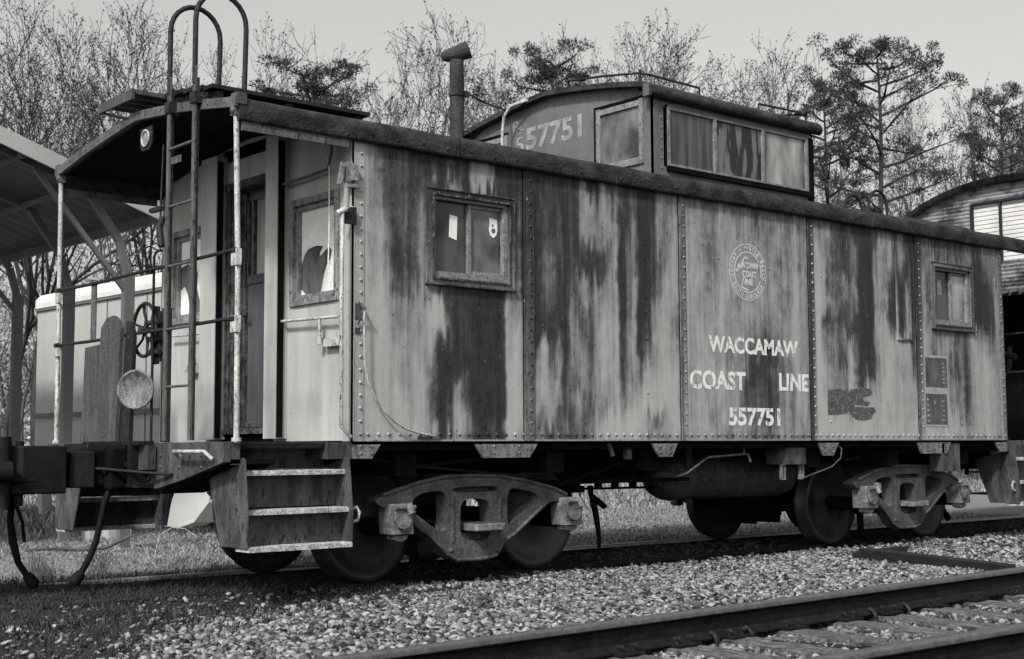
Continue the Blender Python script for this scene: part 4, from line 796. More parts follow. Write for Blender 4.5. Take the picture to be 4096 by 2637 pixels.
def ground_mat():
    m,n,b=newmat('ground_gravel_and_grass'); L=n.links.new
    v=coords(n); vo=N(n,'ShaderNodeTexVoronoi'); vo.inputs['Scale'].default_value=34; L(v,vo.inputs['Vector'])
    t=N(n,'ShaderNodeTexNoise'); t.inputs['Scale'].default_value=45; t.inputs['Detail'].default_value=6; L(v,t.inputs['Vector'])
    sep=N(n,'ShaderNodeSeparateColor'); L(vo.outputs['Color'],sep.inputs[0])
    g=ramp(n,[(0,tone(.03)),(.5,tone(.09)),(1,tone(.20))]); L(sep.outputs[0],g.inputs[0])
    ds=ramp(n,[(.0,1.0),(.5,.35)]); L(vo.outputs['Distance'],ds.inputs[0])
    mu=N(n,'ShaderNodeMixRGB',blend_type='MULTIPLY'); mu.inputs[0].default_value=1; L(g.outputs[0],mu.inputs[1]); L(ds.outputs[0],mu.inputs[2])
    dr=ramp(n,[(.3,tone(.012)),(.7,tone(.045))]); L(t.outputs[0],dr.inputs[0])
    gr=ramp(n,[(.3,tone(.09)),(.7,tone(.28))]); L(t.outputs[0],gr.inputs[0])
    a=N(n,'ShaderNodeAttribute'); a.attribute_name='dark_ground'; a2=N(n,'ShaderNodeAttribute'); a2.attribute_name='straw'
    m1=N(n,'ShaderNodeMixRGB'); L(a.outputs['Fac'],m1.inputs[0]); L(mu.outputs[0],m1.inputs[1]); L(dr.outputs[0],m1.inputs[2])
    m2=N(n,'ShaderNodeMixRGB'); L(a2.outputs['Fac'],m2.inputs[0]); L(m1.outputs[0],m2.inputs[1]); L(gr.outputs[0],m2.inputs[2])
    L(m2.outputs[0],b.inputs['Base Color']); b.inputs['Roughness'].default_value=.95; b.inputs['Specular IOR Level'].default_value=.1
    bp=N(n,'ShaderNodeBump'); bp.inputs['Strength'].default_value=.7; bp.inputs['Distance'].default_value=.02; L(t.outputs[0],bp.inputs['Height']); L(bp.outputs[0],b.inputs['Normal']); return m
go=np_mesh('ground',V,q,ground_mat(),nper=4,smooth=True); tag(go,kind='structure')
a=go.data.attributes.new('dark_ground','FLOAT','POINT'); a.data.foreach_set('value',dark_ground(X,Y).ravel().astype(np.float32))
a=go.data.attributes.new('straw','FLOAT','POINT'); a.data.foreach_set('value',sm(2.7,3.3,Y+(vnoise(X,Y,1.5,9)-.5)*.6).ravel().astype(np.float32))
# ---------------------------------------------------------------- stones
PHI=(1+5**.5)/2
IV=np.array([(-1,PHI,0),(1,PHI,0),(-1,-PHI,0),(1,-PHI,0),(0,-1,PHI),(0,1,PHI),(0,-1,-PHI),(0,1,-PHI),(PHI,0,-1),(PHI,0,1),(-PHI,0,-1),(-PHI,0,1)])/1.9
IF=np.array([(0,11,5),(0,5,1),(0,1,7),(0,7,10),(0,10,11),(1,5,9),(5,11,4),(11,10,2),(10,7,6),(7,1,8),(3,9,4),(3,4,2),(3,2,6),(3,6,8),(3,8,9),(4,9,5),(2,4,11),(6,2,10),(8,6,7),(9,8,1)])
def rotz(a): c,s=np.cos(a),np.sin(a); z=np.zeros_like(a); o=np.ones_like(a); return np.stack([np.stack([c,-s,z],-1),np.stack([s,c,z],-1),np.stack([z,z,o],-1)],-2)
def roty(a): c,s=np.cos(a),np.sin(a); z=np.zeros_like(a); o=np.ones_like(a); return np.stack([np.stack([c,z,s],-1),np.stack([z,o,z],-1),np.stack([-s,z,c],-1)],-2)
def inview(x,y,mg=1.12):
    d=np.stack([x,y,np.zeros_like(x)],-1)-CAM; z=d@FW; u=d@RT/z*F; v=-(d@UP)/z*F
    return (z>1)&(np.abs(u)<2048*mg)&(v<1318*mg)
def stones(name,n,x0,x1,y0,y1,smin,smax,keepf,lab,shade=(.35,1.0),flat=.5,seat=.25):
    x=rng.uniform(x0,x1,n); y=rng.uniform(y0,y1,n); k=inview(x,y)&keepf(x,y); x=x[k];y=y[k]; n=len(x)
    s=smin+(smax-smin)*rng.random(n)**2.6
    P=np.sign(IV[None])*np.abs(IV[None])**.85*(1+rng.uniform(-.42,.42,(n,12,1)))*np.stack([s,s*rng.uniform(.6,1,n),s*rng.uniform(flat*.7,flat*1.4,n)],-1)[:,None,:]*.5
    R=rotz(rng.uniform(0,6.28,n))@roty(rng.normal(0,.5,n)); P=np.einsum('nij,nkj->nki',R,P)
    P+=np.stack([x,y,gh(x,y)+s*seat],-1)[:,None,:]
    Fc=(IF[None]+12*np.arange(n)[:,None,None]).reshape(-1,3)
    sh=np.repeat((shade[0]+(shade[1]-shade[0])*rng.random(n)**.9)*(rng.random(n)>.12)+.06,12)
    o=np_mesh(name,P.reshape(-1,3),Fc,M['stone'],shade=np.clip(sh,0,1)); tag(o,lab,'gravel',kind='stuff'); print(name,n); return o
kd=lambda x,y:(rng.random(len(x))>dark_ground(x,y)*.93)&(y>ry(R1,x)+.06)
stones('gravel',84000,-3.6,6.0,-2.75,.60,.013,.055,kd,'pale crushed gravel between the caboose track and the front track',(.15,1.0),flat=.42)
stones('gravel',26000,6.0,17,-2.6,.62,.022,.065,kd,'pale crushed gravel in the distance at right beside the timbers',(.15,1.0),flat=.42)
ontie=lambda x:np.min(np.abs(np.asarray(x)[:,None]-np.array([-1.75,-1.2,-.62,-.06,.40,.86,1.40,1.98,2.44,3.0,3.56,4.1,4.7,5.25,5.8,6.4,7.0])[None]),axis=1)<.12
ki=lambda x,y:(y<ry(R1,x)-.13)&(y>ry(R2,x)+.05)&((rng.random(len(x))<.05)|~ontie(x))&((vnoise(x,y,2.1,41)>.30)|(rng.random(len(x))<.3))
stones('gravel',26000,-1,9,-4.3,-2.4,.012,.06,ki,'loose gravel lying between the two front rails',(.1,.9),seat=.12)
stones('gravel',3000,-1,1.2,-2.95,-2.70,.02,.04,lambda x,y:(y<ry(R1,x)-.10),'loose gravel by the foot of the front rail')
stones('gravel',26000,-1.5,14,.78,2.2,.025,.05,lambda x,y:rng.random(len(x))>dark_ground(x,y),'dark gravel lying between the rails under the caboose',(.0,.45))
# ---------------------------------------------------------------- grass and weeds
def blades(name,n,x0,x1,y0,y1,hmin,hmax,keepf,mat,lab,cat='grass',wd=.006,lean=.5):
    x=rng.uniform(x0,x1,n); y=rng.uniform(y0,y1,n); k=inview(x,y)&keepf(x,y); x=x[k];y=y[k];n=len(x)
    h=rng.uniform(hmin,hmax,n)*(.5+vnoise(x,y,1.2,4)); a=rng.uniform(0,6.28,n); l=rng.uniform(.1,lean,n)*h; z=gh(x,y); b=rng.uniform(0,6.28,n)
    dx,dy=np.cos(a)*l,np.sin(a)*l; wx,wy=np.cos(b)*wd,np.sin(b)*wd
    P=np.stack([np.stack([x-wx,y-wy,z],-1),np.stack([x+wx,y+wy,z],-1),np.stack([x+dx*.4+wx*.7,y+dy*.4+wy*.7,z+h*.6],-1),np.stack([x+dx*.4-wx*.7,y+dy*.4-wy*.7,z+h*.6],-1),np.stack([x+dx,y+dy,z+h*.9],-1)],1)
    q=np.array([(0,1,2),(0,2,3),(3,2,4)])[None]+5*np.arange(n)[:,None,None]
    o=np_mesh(name,P.reshape(-1,3),q.reshape(-1,3),mat,shade=np.repeat(rng.random(n)**.8,5)); tag(o,lab,cat,kind='stuff')
blades('grass',60000,-6,14,2.75,9,.015,.055,lambda x,y:rng.random(len(x))>.1,M['straw'],'short dry straw grass on the far side of the caboose track',wd=.006,lean=2.2)
blades('grass',40000,-12,30,9,24,.05,.18,lambda x,y:rng.random(len(x))>.1,M['straw'],'dry straw grass stretching back toward the trees',wd=.016,lean=1.3)
blades('weeds',22000,-4.5,1.0,-1.6,2.8,.015,.06,lambda x,y:rng.random(len(x))<dark_ground(x,y),M['weed'],'low dark weeds on bare dark ground around the near end of track','weeds',wd=.004,lean=1.8)
blades('weeds',5000,-3,14,-2.4,.62,.02,.06,lambda x,y:vnoise(x,y,1.6,12)>.66,M['weed'],'sparse weed tufts growing through pale gravel','weeds',wd=.004,lean=1.4)
for (x,y,nn) in ((3.55,3.1,130),(3.9,3.3,90),(-1.0,3.0,140),(-.6,2.9,60)):
    m=MB(); r_=random.Random(int(x*10)+nn)
    for k in range(nn):
        a=r_.uniform(0,6.28); l=r_.uniform(.1,.38); h=r_.uniform(.15,.34); bx,by=x+r_.uniform(-.09,.09),y+r_.uniform(-.09,.09); m.tube([(bx,by,-.09),(bx+math.cos(a)*l*.35,by+math.sin(a)*l*.35,-.09+h*.8),(bx+math.cos(a)*l,by+math.sin(a)*l,-.09+h*r_.uniform(.4,.9))],[.004,.003,.001],3,False)
    me=m.mesh('grass_tuft'); at_=me.attributes.new('shade','FLOAT','POINT'); at_.data.foreach_set('value',[.7]*len(me.vertices)); me.materials.append(M['straw']); 
    tag(link(me,'grass_tuft'),{3.55:'large dry grass tuft beyond the brake hose under mid caboose',3.9:'smaller dry grass tuft right of the hanging hose, beyond track',-1.0:'tall pale grass tuft beside the hidden wheel left of the steps',-.6:'short pale grass tuft nearest the left wheel behind steps'}[x],'grass tuft','dry grass tufts behind the caboose')
# ---------------------------------------------------------------- rails, ties, spikes
RP=[(-.070,-.165),(.070,-.165),(.070,-.155),(.022,-.140),(.010,-.125),(.009,-.052),(.034,-.036),(.036,-.010),(.030,-.002),(.0,.0),(-.030,-.002),(-.036,-.010),(-.034,-.036),(-.009,-.052),(-.010,-.125),(-.022,-.140),(-.070,-.155)]
def rail(x0,y0,x1,y1,z,lab,topmat,group):
    d=Vector((x1-x0,y1-y0,0)).normalized(); nrm=Vector((-d.y,d.x,0)); L_=math.hypot(x1-x0,y1-y0)
    root=thing('rail',lab,'rail',((x0+x1)/2,(y0+y1)/2,z-.165),group)
    m=MB(); k=len(RP); vs=[]
    for p in ((x0,y0),(x1,y1)):
        for u,v in RP: vs.append((p[0]+nrm.x*u,p[1]+nrm.y*u,z+v))
    m.add(vs,[(i,(i+1)%k,(i+1)%k+k,i+k) for i in range(k)]); m.add(vs[:k],[tuple(range(k))]); m.add(vs[k:],[tuple(range(k))[::-1]]); m.build('rail_web',M['rail'],root)
    m=MB(); tp=[(-.0365,-.03),(-.0375,-.010),(-.031,.0008),(0,.003),(.031,.0008),(.0375,-.010),(.0365,-.03)]; vs=[]
    for p in ((x0,y0),(x1,y1)):
        for u,v in tp: vs.append((p[0]+nrm.x*u,p[1]+nrm.y*u,z+v))
    m.add(vs,[(i,i+1,i+8,i+7) for i in range(6)],True); m.build('rail_head',topmat,root); return root
rail(-9,ry(R1,-9),18,ry(R1,18),RZ,'nearer-to-caboose rail of the front track, dark web and dull grey head','' or M['railtop'],'rails of the front track')
rail(-9,ry(R2,-9),18,ry(R2,18),RZ,'front-most rail cutting the bottom right corner of the photo',M['railtop'],'rails of the front track')
rail(-14,.735,60,.735,0,'half-buried rail under the near wheels of the caboose',M['rail'],'rails of the caboose track')
rail(-14,W-.735,60,W-.735,0,'bright-topped rail under the far wheels of the caboose',M['shiny'],'rails of the caboose track')
TX=[-1.75,-1.2,-.62,-.06,.40,.86,1.40,1.98,2.44,3.0,3.56,4.1,4.7,5.25,5.8,6.4,7.0]
r_=random.Random(9)
tie0=None
for k,x in enumerate(TX):
    yc=(ry(R1,x)+ry(R2,x))/2
    m=MB(); L_=1.26; w_=.115+r_.uniform(-.012,.012); top=-.089+r_.uniform(-.005,.002); cells=14; z0=-.25
    ys_=np.linspace(-L_,L_,cells)
    vs=[]
    for yy_ in ys_:
        e=r_.uniform(-.008,.008); f_=r_.uniform(-.008,.008)
        vs+=[(-w_+e,yy_,z0),(w_+f_,yy_,z0),(w_+f_,yy_,top-.008),(w_*.55,yy_,top+r_.uniform(-.004,.003)),(w_*.1,yy_,top+r_.uniform(-.010,.003)),(-w_*.5,yy_,top+r_.uniform(-.006,.003)),(-w_+e,yy_,top-.008)]
    m.add(vs,[(i*7+a_,i*7+(a_+1)%7,(i+1)*7+(a_+1)%7,(i+1)*7+a_) for i in range(cells-1) for a_ in range(7)]); m.add(vs[:7],[tuple(range(7))]); m.add(vs[-7:],[tuple(range(7))[::-1]])
    o=m.build('railroad_tie',M['tie']); o.location=(x,yc,0); o.rotation_euler=(0,0,r_.uniform(-.03,.02))
    ords=['first','second','third','fourth','fifth','sixth','seventh','eighth','ninth','tenth','eleventh','twelfth','thirteenth','fourteenth','fifteenth','sixteenth','seventeenth']
    tag(o,'weathered cracked wooden tie of the front track, %s counting from the left end'%ords[k],'railroad tie','ties of the front track')
    if -.4<x<4.2 :
        for s,R in ((-1,R1),):
            yb=ry(R,x); m=MB(); m.box(-.09,.09,-.14,.10,-.088,-.076); pl_=m.build('tie_plate',M['rail']); pl_.location=(x,yb,0)
            tag(pl_,'flat rusty tie plate under the front track rail on the %s tie'%ords[k],'tie plate','tie plates on the front track')
            for q_,dx in ((1,-.055),(2,.055)):
                m=MB(); m.box(-.008,.008,-.008,.008,-.10,-.045); m.prism([(-.017,-.050),(.017,-.050),(.015,-.036),(-.013,-.036)],'x',-.015,.015)
                sp=m.build('railroad_spike',M['iron']); sp.location=(x+dx,yb-.083,0)
                tag(sp,'rusty spike on the %s side of the rail foot at the %s tie'%(('left','right')[q_-1],ords[k]),'spike','spikes along the front track')
for k,(x,lab) in enumerate([(.66,'left clip of the left pair of rail anchors'),(.98,'right clip of the left pair of rail anchors'),(2.26,'left clip of the right pair of rail anchors'),(2.66,'right clip of the right pair of rail anchors')]):
    yb=ry(R1,x); m=MB(); m.tube([(0,-.055,-.045),(0,-.085,-.055),(0,-.105,-.085),(0,-.10,-.115),(0,-.06,-.125)],.013,7); m.tube([(.015,-.06,-.06),(.02,-.09,-.075),(.02,-.10,-.11)],.011,6); o=m.build('rail_anchor',M['iron']); o.location=(x,yb,0)
    tag(o,lab+' gripping the rail foot','rail anchor','rail anchors')
for k,(x,y,l,a_,lab) in enumerate([(.98,-3.12,.45,-1.2,'dark splintered wood strip lying beside the anchors between rails'),(1.15,-3.3,.35,-1.1,'short pale wood splinter lying between the front rails')]):
    m=MB(); m.bar((-l/2,0,0),(l/2,0,.01),.03,.015); m.bar((-l/2+.05,.03,0),(l/2-.1,.035,.008),.02,.012); o=m.build('wood_splinter',M['tie']); o.location=(x,y,-.072); o.rotation_euler=(0,0,a_); tag(o,lab,'wood splinter')
m=MB(); m.box(-.0,.0,0,0,0,0) if False else m.bar((4.90,-.72,.045),(4.30,-2.42,.045),.15,.12); tag(m.build('timber',M['timber'],bevel=.008),'long dark tarred timber lying from gravel to the front rail','timber','dark timbers on the gravel')
m=MB(); m.bar((4.93,-.62,.02),(5.75,-.52,.02),.12,.09); tag(m.build('timber',M['timber'],bevel=.008),'shorter dark timber pointing away behind the long one','timber','dark timbers on the gravel')
# ---------------------------------------------------------------- carport
Q0=at(500,1784,15.0); ev=np.array([RT[0]*-2.15+FW[0]*2.4,RT[1]*-2.15+FW[1]*2.4,0]); ev/=np.linalg.norm(ev); rk=np.array([-ev[1],ev[0],0])
if rk@RT[:3]>0: rk=-rk
Q0[2]=-.09
def cp(s,t,z): p=Q0+ev*s+rk*t; return (p[0],p[1],z)
cpt=thing('carport','open metal carport with corrugated sloping roof at left behind the caboose','carport',tuple(Q0))
SL=.33; EVZ=3.72
m=MB()
for k in range(60):
    t0,t1=k*.09,(k+1)*.09
rows=[]; nS=64
S_=np.linspace(-.25,9,nS); 
vs=[];T_=(-.25,0,3.2,6.4,9.6)
for a_,s_ in enumerate(S_):
    for t_ in T_:
        zz=EVZ+SL*min(t_,3.2+ (3.2-t_ if t_>3.2 else 0))if t_<=6.4 else EVZ
        vs.append(cp(s_,min(t_,6.6),zz+.012*(a_%2)))
m.add(vs,[(i*5+k,(i+1)*5+k,(i+1)*5+k+1,i*5+k+1) for i in range(nS-1) for k in range(3)])
cr=m.build('roof_sheet',M['carport'],cpt)
m=MB(); m.bar(cp(-.26,-.27,EVZ-.09),cp(-.26,3.2,EVZ+SL*3.2+.02),.03,.17); m.bar(cp(-.26,3.2,EVZ+SL*3.2+.02),cp(-.26,6.6,EVZ),.03,.17); m.build('rake_trim',M['corr'] if 0 else M['van'],cr)
m=MB(); m.bar(cp(-.2,-.27,EVZ-.12),cp(9,-.27,EVZ-.12),.04,.13); m.build('eave_trim',M['carpost'],cr)
m=MB()
for t_ in (.6,1.3,2.1,2.9): m.bar(cp(-.2,t_,EVZ+SL*t_-.06),cp(9,t_,EVZ+SL*t_-.06),.05,.05)
m.build('purlins',M['carpost'],cr)
for k,s_ in enumerate((.0,1.55,3.1,4.65)):
    m=MB(); m.bar(cp(s_,0,-.1),cp(s_,0,EVZ-.75),.09,.12); p1=m.build('post',M['carpost'],cpt)
    m=MB(); m.bar(cp(s_,0,EVZ-.8),cp(s_,.12,EVZ-.4),.07,.08); m.bar(cp(s_,.12,EVZ-.4),cp(s_,.5,EVZ-.06+SL*.5),.07,.08); m.bar(cp(s_,.5,EVZ-.05+SL*.5),cp(s_,3.2,EVZ-.05+SL*3.2),.06,.06); (m.bar(cp(s_,0,EVZ-1.0),cp(s_,1.1,EVZ+SL*1.1-.08),.05,.05) if k in (0,2) else None); m.build('rafter',M['carpost'],p1)
    m=MB(); m.bar(cp(s_,6.4,-.1),cp(s_,6.4,EVZ-.1),.09,.12); m.build('post',M['carpost'],cpt)
# ---------------------------------------------------------------- box trailer behind
A=at(138,1784,21.5); B=at(800,1784,17.8); A[2]=B[2]=-.09; dv=(B-A); Lt=np.linalg.norm(dv); dv/=Lt; nv=np.array([-dv[1],dv[0],0]); nv=nv if nv@FW>0 else -nv
def tp(s,t,z): p=A+dv*s+nv*t; return (p[0],p[1],z)
tr=thing('box_trailer','plain pale box trailer parked behind the caboose end platform','trailer',tuple(A))
def rr(z0,z1,s0,s1,t0,t1,r=.12):
    m=MB(); n=5; prof_=[(t1,z0),(t1,z1)]+[(t0+r-r*math.sin(a),z1-r+r*math.cos(a)) for a in np.linspace(0,math.pi/2,n)]+[(t0,z0)]
    k=len(prof_); vs=[tp(s,t,z) for s in (s0,s1) for t,z in prof_]; m.add(vs,[(i,(i+1)%k,(i+1)%k+k,i+k) for i in range(k)]); m.add(vs[:k],[tuple(range(k))]); m.add(vs[k:],[tuple(range(k))[::-1]]); return m
rr(.80,3.28,0,Lt,0,2.3,.02).build('trailer_body',M['van'],tr)
rr(3.23,3.47,-.03,Lt,-.03,2.33,.17).build('roof_edge',M['vantop'],tr)
m=MB(); m.bar(tp(0,-.02,1.52),tp(Lt,-.02,1.52),.03,.07); m.bar(tp(0,-.02,3.20),tp(Lt,-.02,3.20),.03,.03)
for s_ in (1.2,2.4,3.6): m.bar(tp(s_,-.008,.85),tp(s_,-.008,3.2),.02,.008,(1,0,0))
m.build('trim_rail',M['carpost'],tr)
m=MB(); m.bar(tp(.6,.5,.6),tp(Lt+.5,.5,.6),.5,.5); m.bar(tp(.4,1.4,.5),tp(Lt,1.4,.5),1.2,.45); m.build('undercarriage',M['dark'],tr)
m=MB(); m.bar(tp(.15,.1,.85),tp(.18,.12,-.02),.16,.16,(1,0,0)); m.bar(tp(1.15,.1,.85),tp(1.10,.12,.0),.26,.2,(1,0,0)); m.bar(tp(.2,.2,.30),tp(1.1,.2,.25),.03,.04); m.bar(tp(.2,.2,.18),tp(1.1,.2,.1),.03,.03); m.build('bumper_frame',M['van'],tr)
m=MB(); C0=at(655,2105,17.2); C1=at(700,1965,17.2); C2=at(835,1965,17.2); C3=at(835,2010,17.2); C4=at(775,2090,17.2); C5=at(720,2110,17.2)
ply=[C0,C1,C2,C3,C4,C5]; bk=[p+nv*.3 for p in ply]; m.add([tuple(p) for p in ply+bk],[tuple(range(6)),tuple(range(11,5,-1))]+[(i,i+6,(i+1)%6+6,(i+1)%6) for i in range(6)]); m.build('fender',M['vantop'],tr)
for q_,(px,py,lab) in enumerate([(395,2090,'left pale concrete block under the box trailer'),(470,2085,'right pale concrete block under the box trailer')]):
    p=at(px,1784,16.5); o=MB().box(-.15,.15,-.12,.12,-.09,.12).build('concrete_block',M['van'],None,.01); o.location=(p[0],p[1],0); tag(o,lab,'concrete block','blocks under the trailer')
m=MB(); pts=[]
for px,py in ((1000/1.711,2190),(610,2260),(640,2140),(690,2110),(740,2115),(790,2150)): pts.append(at(px,py,12.6))
m.tube([tuple(p) for p in pts],.006,5); tag(m.build('garden_hose',M['post']),'thin pale hose arching over grass left of the caboose steps','hose')
m=MB(); m.tube([tuple(at(px,py,14.2)) for px,py in ((100,2200),(250,2195),(330,2200),(430,2190),(520,2145))],.018,5); tag(m.build('fallen_branch',M['bark2']),'fallen bare branch lying on grass beyond the air hose','branch')
# neighbouring coupler at the left edge
m=MB(); m.prism([(-2.75,.80),(-2.3,.76),(-2.0,.70),(-1.93,.74),(-1.93,.98),(-2.05,1.03),(-2.4,.99),(-2.75,.97)],'y',YC-.14,YC+.14); m.tube([(-1.93,YC-.16,.60),(-1.93,YC-.16,1.09)],.055,12); m.tube([(-2.06,YC-.22,.86),(-1.90,YC-.24,.86)],.07,10); m.prism([(-1.93,YC-.02),(-1.80,YC+.02),(-1.82,YC+.22),(-2.0,YC+.28),(-2.3,YC+.2),(-2.3,YC-.2),(-2.05,YC-.24)],'z',.66,1.06); m.prism([(-2.6,YC-.3),(-2.45,YC-.3),(-2.45,YC+.3),(-2.6,YC+.3)],'z',.66,1.08)
m.box(-2.5,-2.2,YC-.2,YC+.2,1.0,1.05); m.box(-2.42,-2.3,YC-.24,YC-.2,.76,.98)
for k in range(3): m.rivet((-2.4+.12*k,YC-.24,.93),(0,-1,0),.02)
nc=m.build('coupler',M['casting'],None,.012); tag(nc,'dark rusty coupler joined to the caboose coupler at left edge','coupler')
m=MB(); m.tube([(-1.98,1.35,.82),(-1.86,1.40,.80),(-1.78,1.5,.78),(-1.75,1.6,.70),(-1.765,1.6,.52),(-1.74,1.6,.36),(-1.70,1.6,.22),(-1.62,1.6,.10)],[.02,.03,.035,.026,.024,.03,.024,.024],8); m.tube([(-1.95,1.3,.80),(-1.70,1.3,.79)],.022,7); m.tube([(-1.78,1.58,.74),(-1.68,1.6,.50),(-1.66,1.6,.36)],.012,6); m.tube([(-1.64,1.6,.13),(-1.59,1.6,.07),(-1.56,1.6,.06)],[.035,.045,.03],8); m.build('air_hose',M['rubber'],nc)
# ---------------------------------------------------------------- coach on the right
XC=10.75; co=thing('passenger_coach','corrugated old railroad coach with arched roof standing behind the caboose at right','railroad coach',(XC,1.5,0))
yl,yr=2.62,-.35; ymid=(yl+yr)/2; half=(yl-yr)/2
def zarch(y): t=abs(y-ymid)/half; return 4.42-.36*t**2.2
def corr(y0,y1,z0,z1,f=None):
    m=MB(); nzz=int((z1-z0)/.0125); ysn=np.linspace(y0,y1,2 if f is None else 16); vs=[]
    for k in range(nzz+1):
        z=z0+(z1-z0)*k/nzz; d=.010*math.sin(z*2*math.pi/.05)
        for y in ysn: vs.append((XC+d,y,min(z,f(y)) if f else z))
    n=len(ysn); m.add(vs,[(k*n+i,k*n+i+1,(k+1)*n+i+1,(k+1)*n+i) for k in range(nzz) for i in range(n-1)],True); return m
wy=(.80,1.60); wz=(3.35,4.12)
fz=lambda y:zarch(y)-.02
mm=MB()
for a_,b_,c_,d_ in ((yr,wy[0],2.95,4.36),(wy[1],yl,2.95,4.36),(wy[0],wy[1],2.95,wz[0]),(wy[0],wy[1],wz[1],4.36)):
    t_=corr(a_,b_,c_,d_,fz); mm.add(t_.v,t_.f,True)
ew=mm.build('end_wall',M['corr'],co)
m=MB(); vs=[]; yy_=np.linspace(yl+.06,yr-.06,30)
for x in (XC-.12,XC+14):
    for y in yy_: vs.append((x,y,zarch(y)+.02))
    for y in yy_: vs.append((x,y,zarch(y)-.05))
n=30; m.add(vs,[(i,i+1,2*n+i+1,2*n+i) for i in range(n-1)]+[(n+i,n+i+1,3*n+i+1,3*n+i) for i in range(n-1)]+[(i,i+1,n+i+1,n+i) for i in range(n-1)],True); m.build('roof',M['steps'],co)
m=MB(); m.box(XC,XC+14,yl-.04,yl,1.1,4.02); m.box(XC,XC+14,yr,yr+.04,1.1,4.02); m.box(XC+.9,XC+.95,yr+.04,yl-.04,1.0,4.0); m.box(XC-.02,XC+14,yr+.04,yl-.04,1.0,1.08); m.build('body',M['dark'],co)
m=MB(); m.box(XC-.05,XC+.02,wy[0]-.04,wy[0],wz[0],wz[1]+.02); m.box(XC-.05,XC+.02,wy[1],wy[1]+.03,wz[0],wz[1]+.02); m.box(XC-.05,XC+.02,wy[0],wy[1],wz[1],wz[1]+.03); m.box(XC-.04,XC+.02,1.20,1.225,wz[0],wz[1]); m.box(XC-.05,XC+.02,.68,.76,3.0,wz[1]+.05); wf=m.build('window',M['iron'],co)
m=MB()
for k in range(14): m.bar((XC+.01,wy[0],wz[0]+.03+k*.056),(XC+.01,wy[1],wz[0]+.03+k*.056),.012,.048)
m.build('blind',M['slat'],wf)
m=MB(); m.box(XC+.04,XC+.05,wy[0],wy[1],wz[0],wz[1]); m.build('pane',M['pane_dark'],wf)
m=MB(); m.box(XC-.03,XC+.0,yr,yl,2.90,2.96); 
for k in range(20): m.bar((XC-.05-.004*(k%3),yl-k*.14,2.93+.02*(k%2)),(XC-.05,yl-.1-k*.14,2.95),.05,.04)
m.build('torn_edge',M['greypaint'],co)
m=MB()
for z in (.42,.68,.90): m.box(9.75,10.15,.15,1.2,z-.02,z)
m.box(10.1,10.7,.1,2.8,.72,1.04); m.build('step',M['greypaint'],co)
m=MB(); r_=random.Random(4)
for k in range(5):
    y0=.9+.16*k; m.tube([(10.3,y0,2.2-.1*k),(10.1,y0-.1,1.95),(10.0,y0+.05,1.6-.05*k),(10.05,y0+.1,1.3),(10.2,y0,1.05)],.028,6)
m.tube([(9.9,.6,2.05),(10.0,1.0,2.15),(10.3,1.7,2.0)],.04,7); m.tube([(9.95,.9,1.9),(9.95,1.25,1.88)],.10,10); m.build('hose_bundle',M['iron'],co)
m=MB(); m.box(9.98,10.1,1.0,1.3,1.35,1.85); m.build('canister',M['winframe'],co)
# ---------------------------------------------------------------- trees
def bare_tree_mesh(name,seed,H=12.0,spread=.45,fork=.35,kids=(6,8,7,5),lean=0,lead=.50,trop=.10):
    r=random.Random(seed); segs=[]
    LEN=[fork,lead,.22,.115,.06]
    queue=[(Vector((0,0,0)),Vector((lean,0,1)).normalized(),LEN[0]*H,H*.0145,0)]
    while queue:
        p,dd,l,rad,lev=queue.pop(); n=(5,5,4,3,2)[lev]; nodes=[p.copy()]; dirs=[dd.copy()]; rads=[rad]; q=p.copy()
        for k in range(n):
            wg=(.08,.17,.20,.22,.22)[lev]; dd=(dd+Vector((r.gauss(0,wg),r.gauss(0,wg),r.gauss(0,.06)+trop*(lev>0)))).normalized(); e=q+dd*(l/n)
            r0=rad*(1-.6*k/n); r1=rad*(1-.6*(k+1)/n); segs.append((q.copy(),e.copy(),r0,r1)); q=e; nodes.append(q.copy()); dirs.append(dd.copy()); rads.append(r1)
        if lev<4:
            nk=kids[lev]+r.randint(-1,1)
            for c in range(nk):
                f=(r.uniform(.55,1) if lev==0 else r.uniform(.22,1)); f=1.0 if c<2 else f; t=f*n; k=min(int(t),n-1); a=t-k
                b=nodes[k].lerp(nodes[k+1],a); d0=dirs[k+1]; perp=d0.orthogonal(); perp.rotate(Matrix.Rotation(c*2.4+r.uniform(-.6,.6),3,d0))
                sp=spread*r.uniform(.45,1.35)*(.75 if lev==0 else 1.15); nd=(d0+perp*sp).normalized()
                queue.append((b,nd,LEN[lev+1]*H*r.uniform(.6,1.15)*(1.15-.4*f if lev>0 else 1),rads[k]*(.74 if lev==0 else .60),lev+1))
    zmax=float(np.percentile([s_[1].z for s_ in segs],99.3)); sc_=H/zmax
    S=np.array([[*a,*b,c,d] for a,b,c,d in segs],float); S[:,:6]*=sc_
    a=S[:,:3];b=S[:,3:6];ra=np.maximum(S[:,6],.008);rb=np.maximum(S[:,7],.0065); t=b-a; t/=np.linalg.norm(t,axis=1)[:,None]+1e-9
    ref=np.where(np.abs(t[:,2:3])>.9,[[1.,0,0]],[[0,0,1.]]); u=np.cross(t,ref); u/=np.linalg.norm(u,axis=1)[:,None]; v=np.cross(t,u)
    P=[]
    for (c,rd) in ((a,ra),(b,rb)):
        for k in range(3):
            an=2*math.pi*k/3; P.append(c+(u*math.cos(an)+v*math.sin(an))*rd[:,None])
    P=np.stack(P,1); n=len(S); fq=np.array([(0,1,4,3),(1,2,5,4),(2,0,3,5)])[None]+6*np.arange(n)[:,None,None]
    return P.reshape(-1,3),fq.reshape(-1,4),S
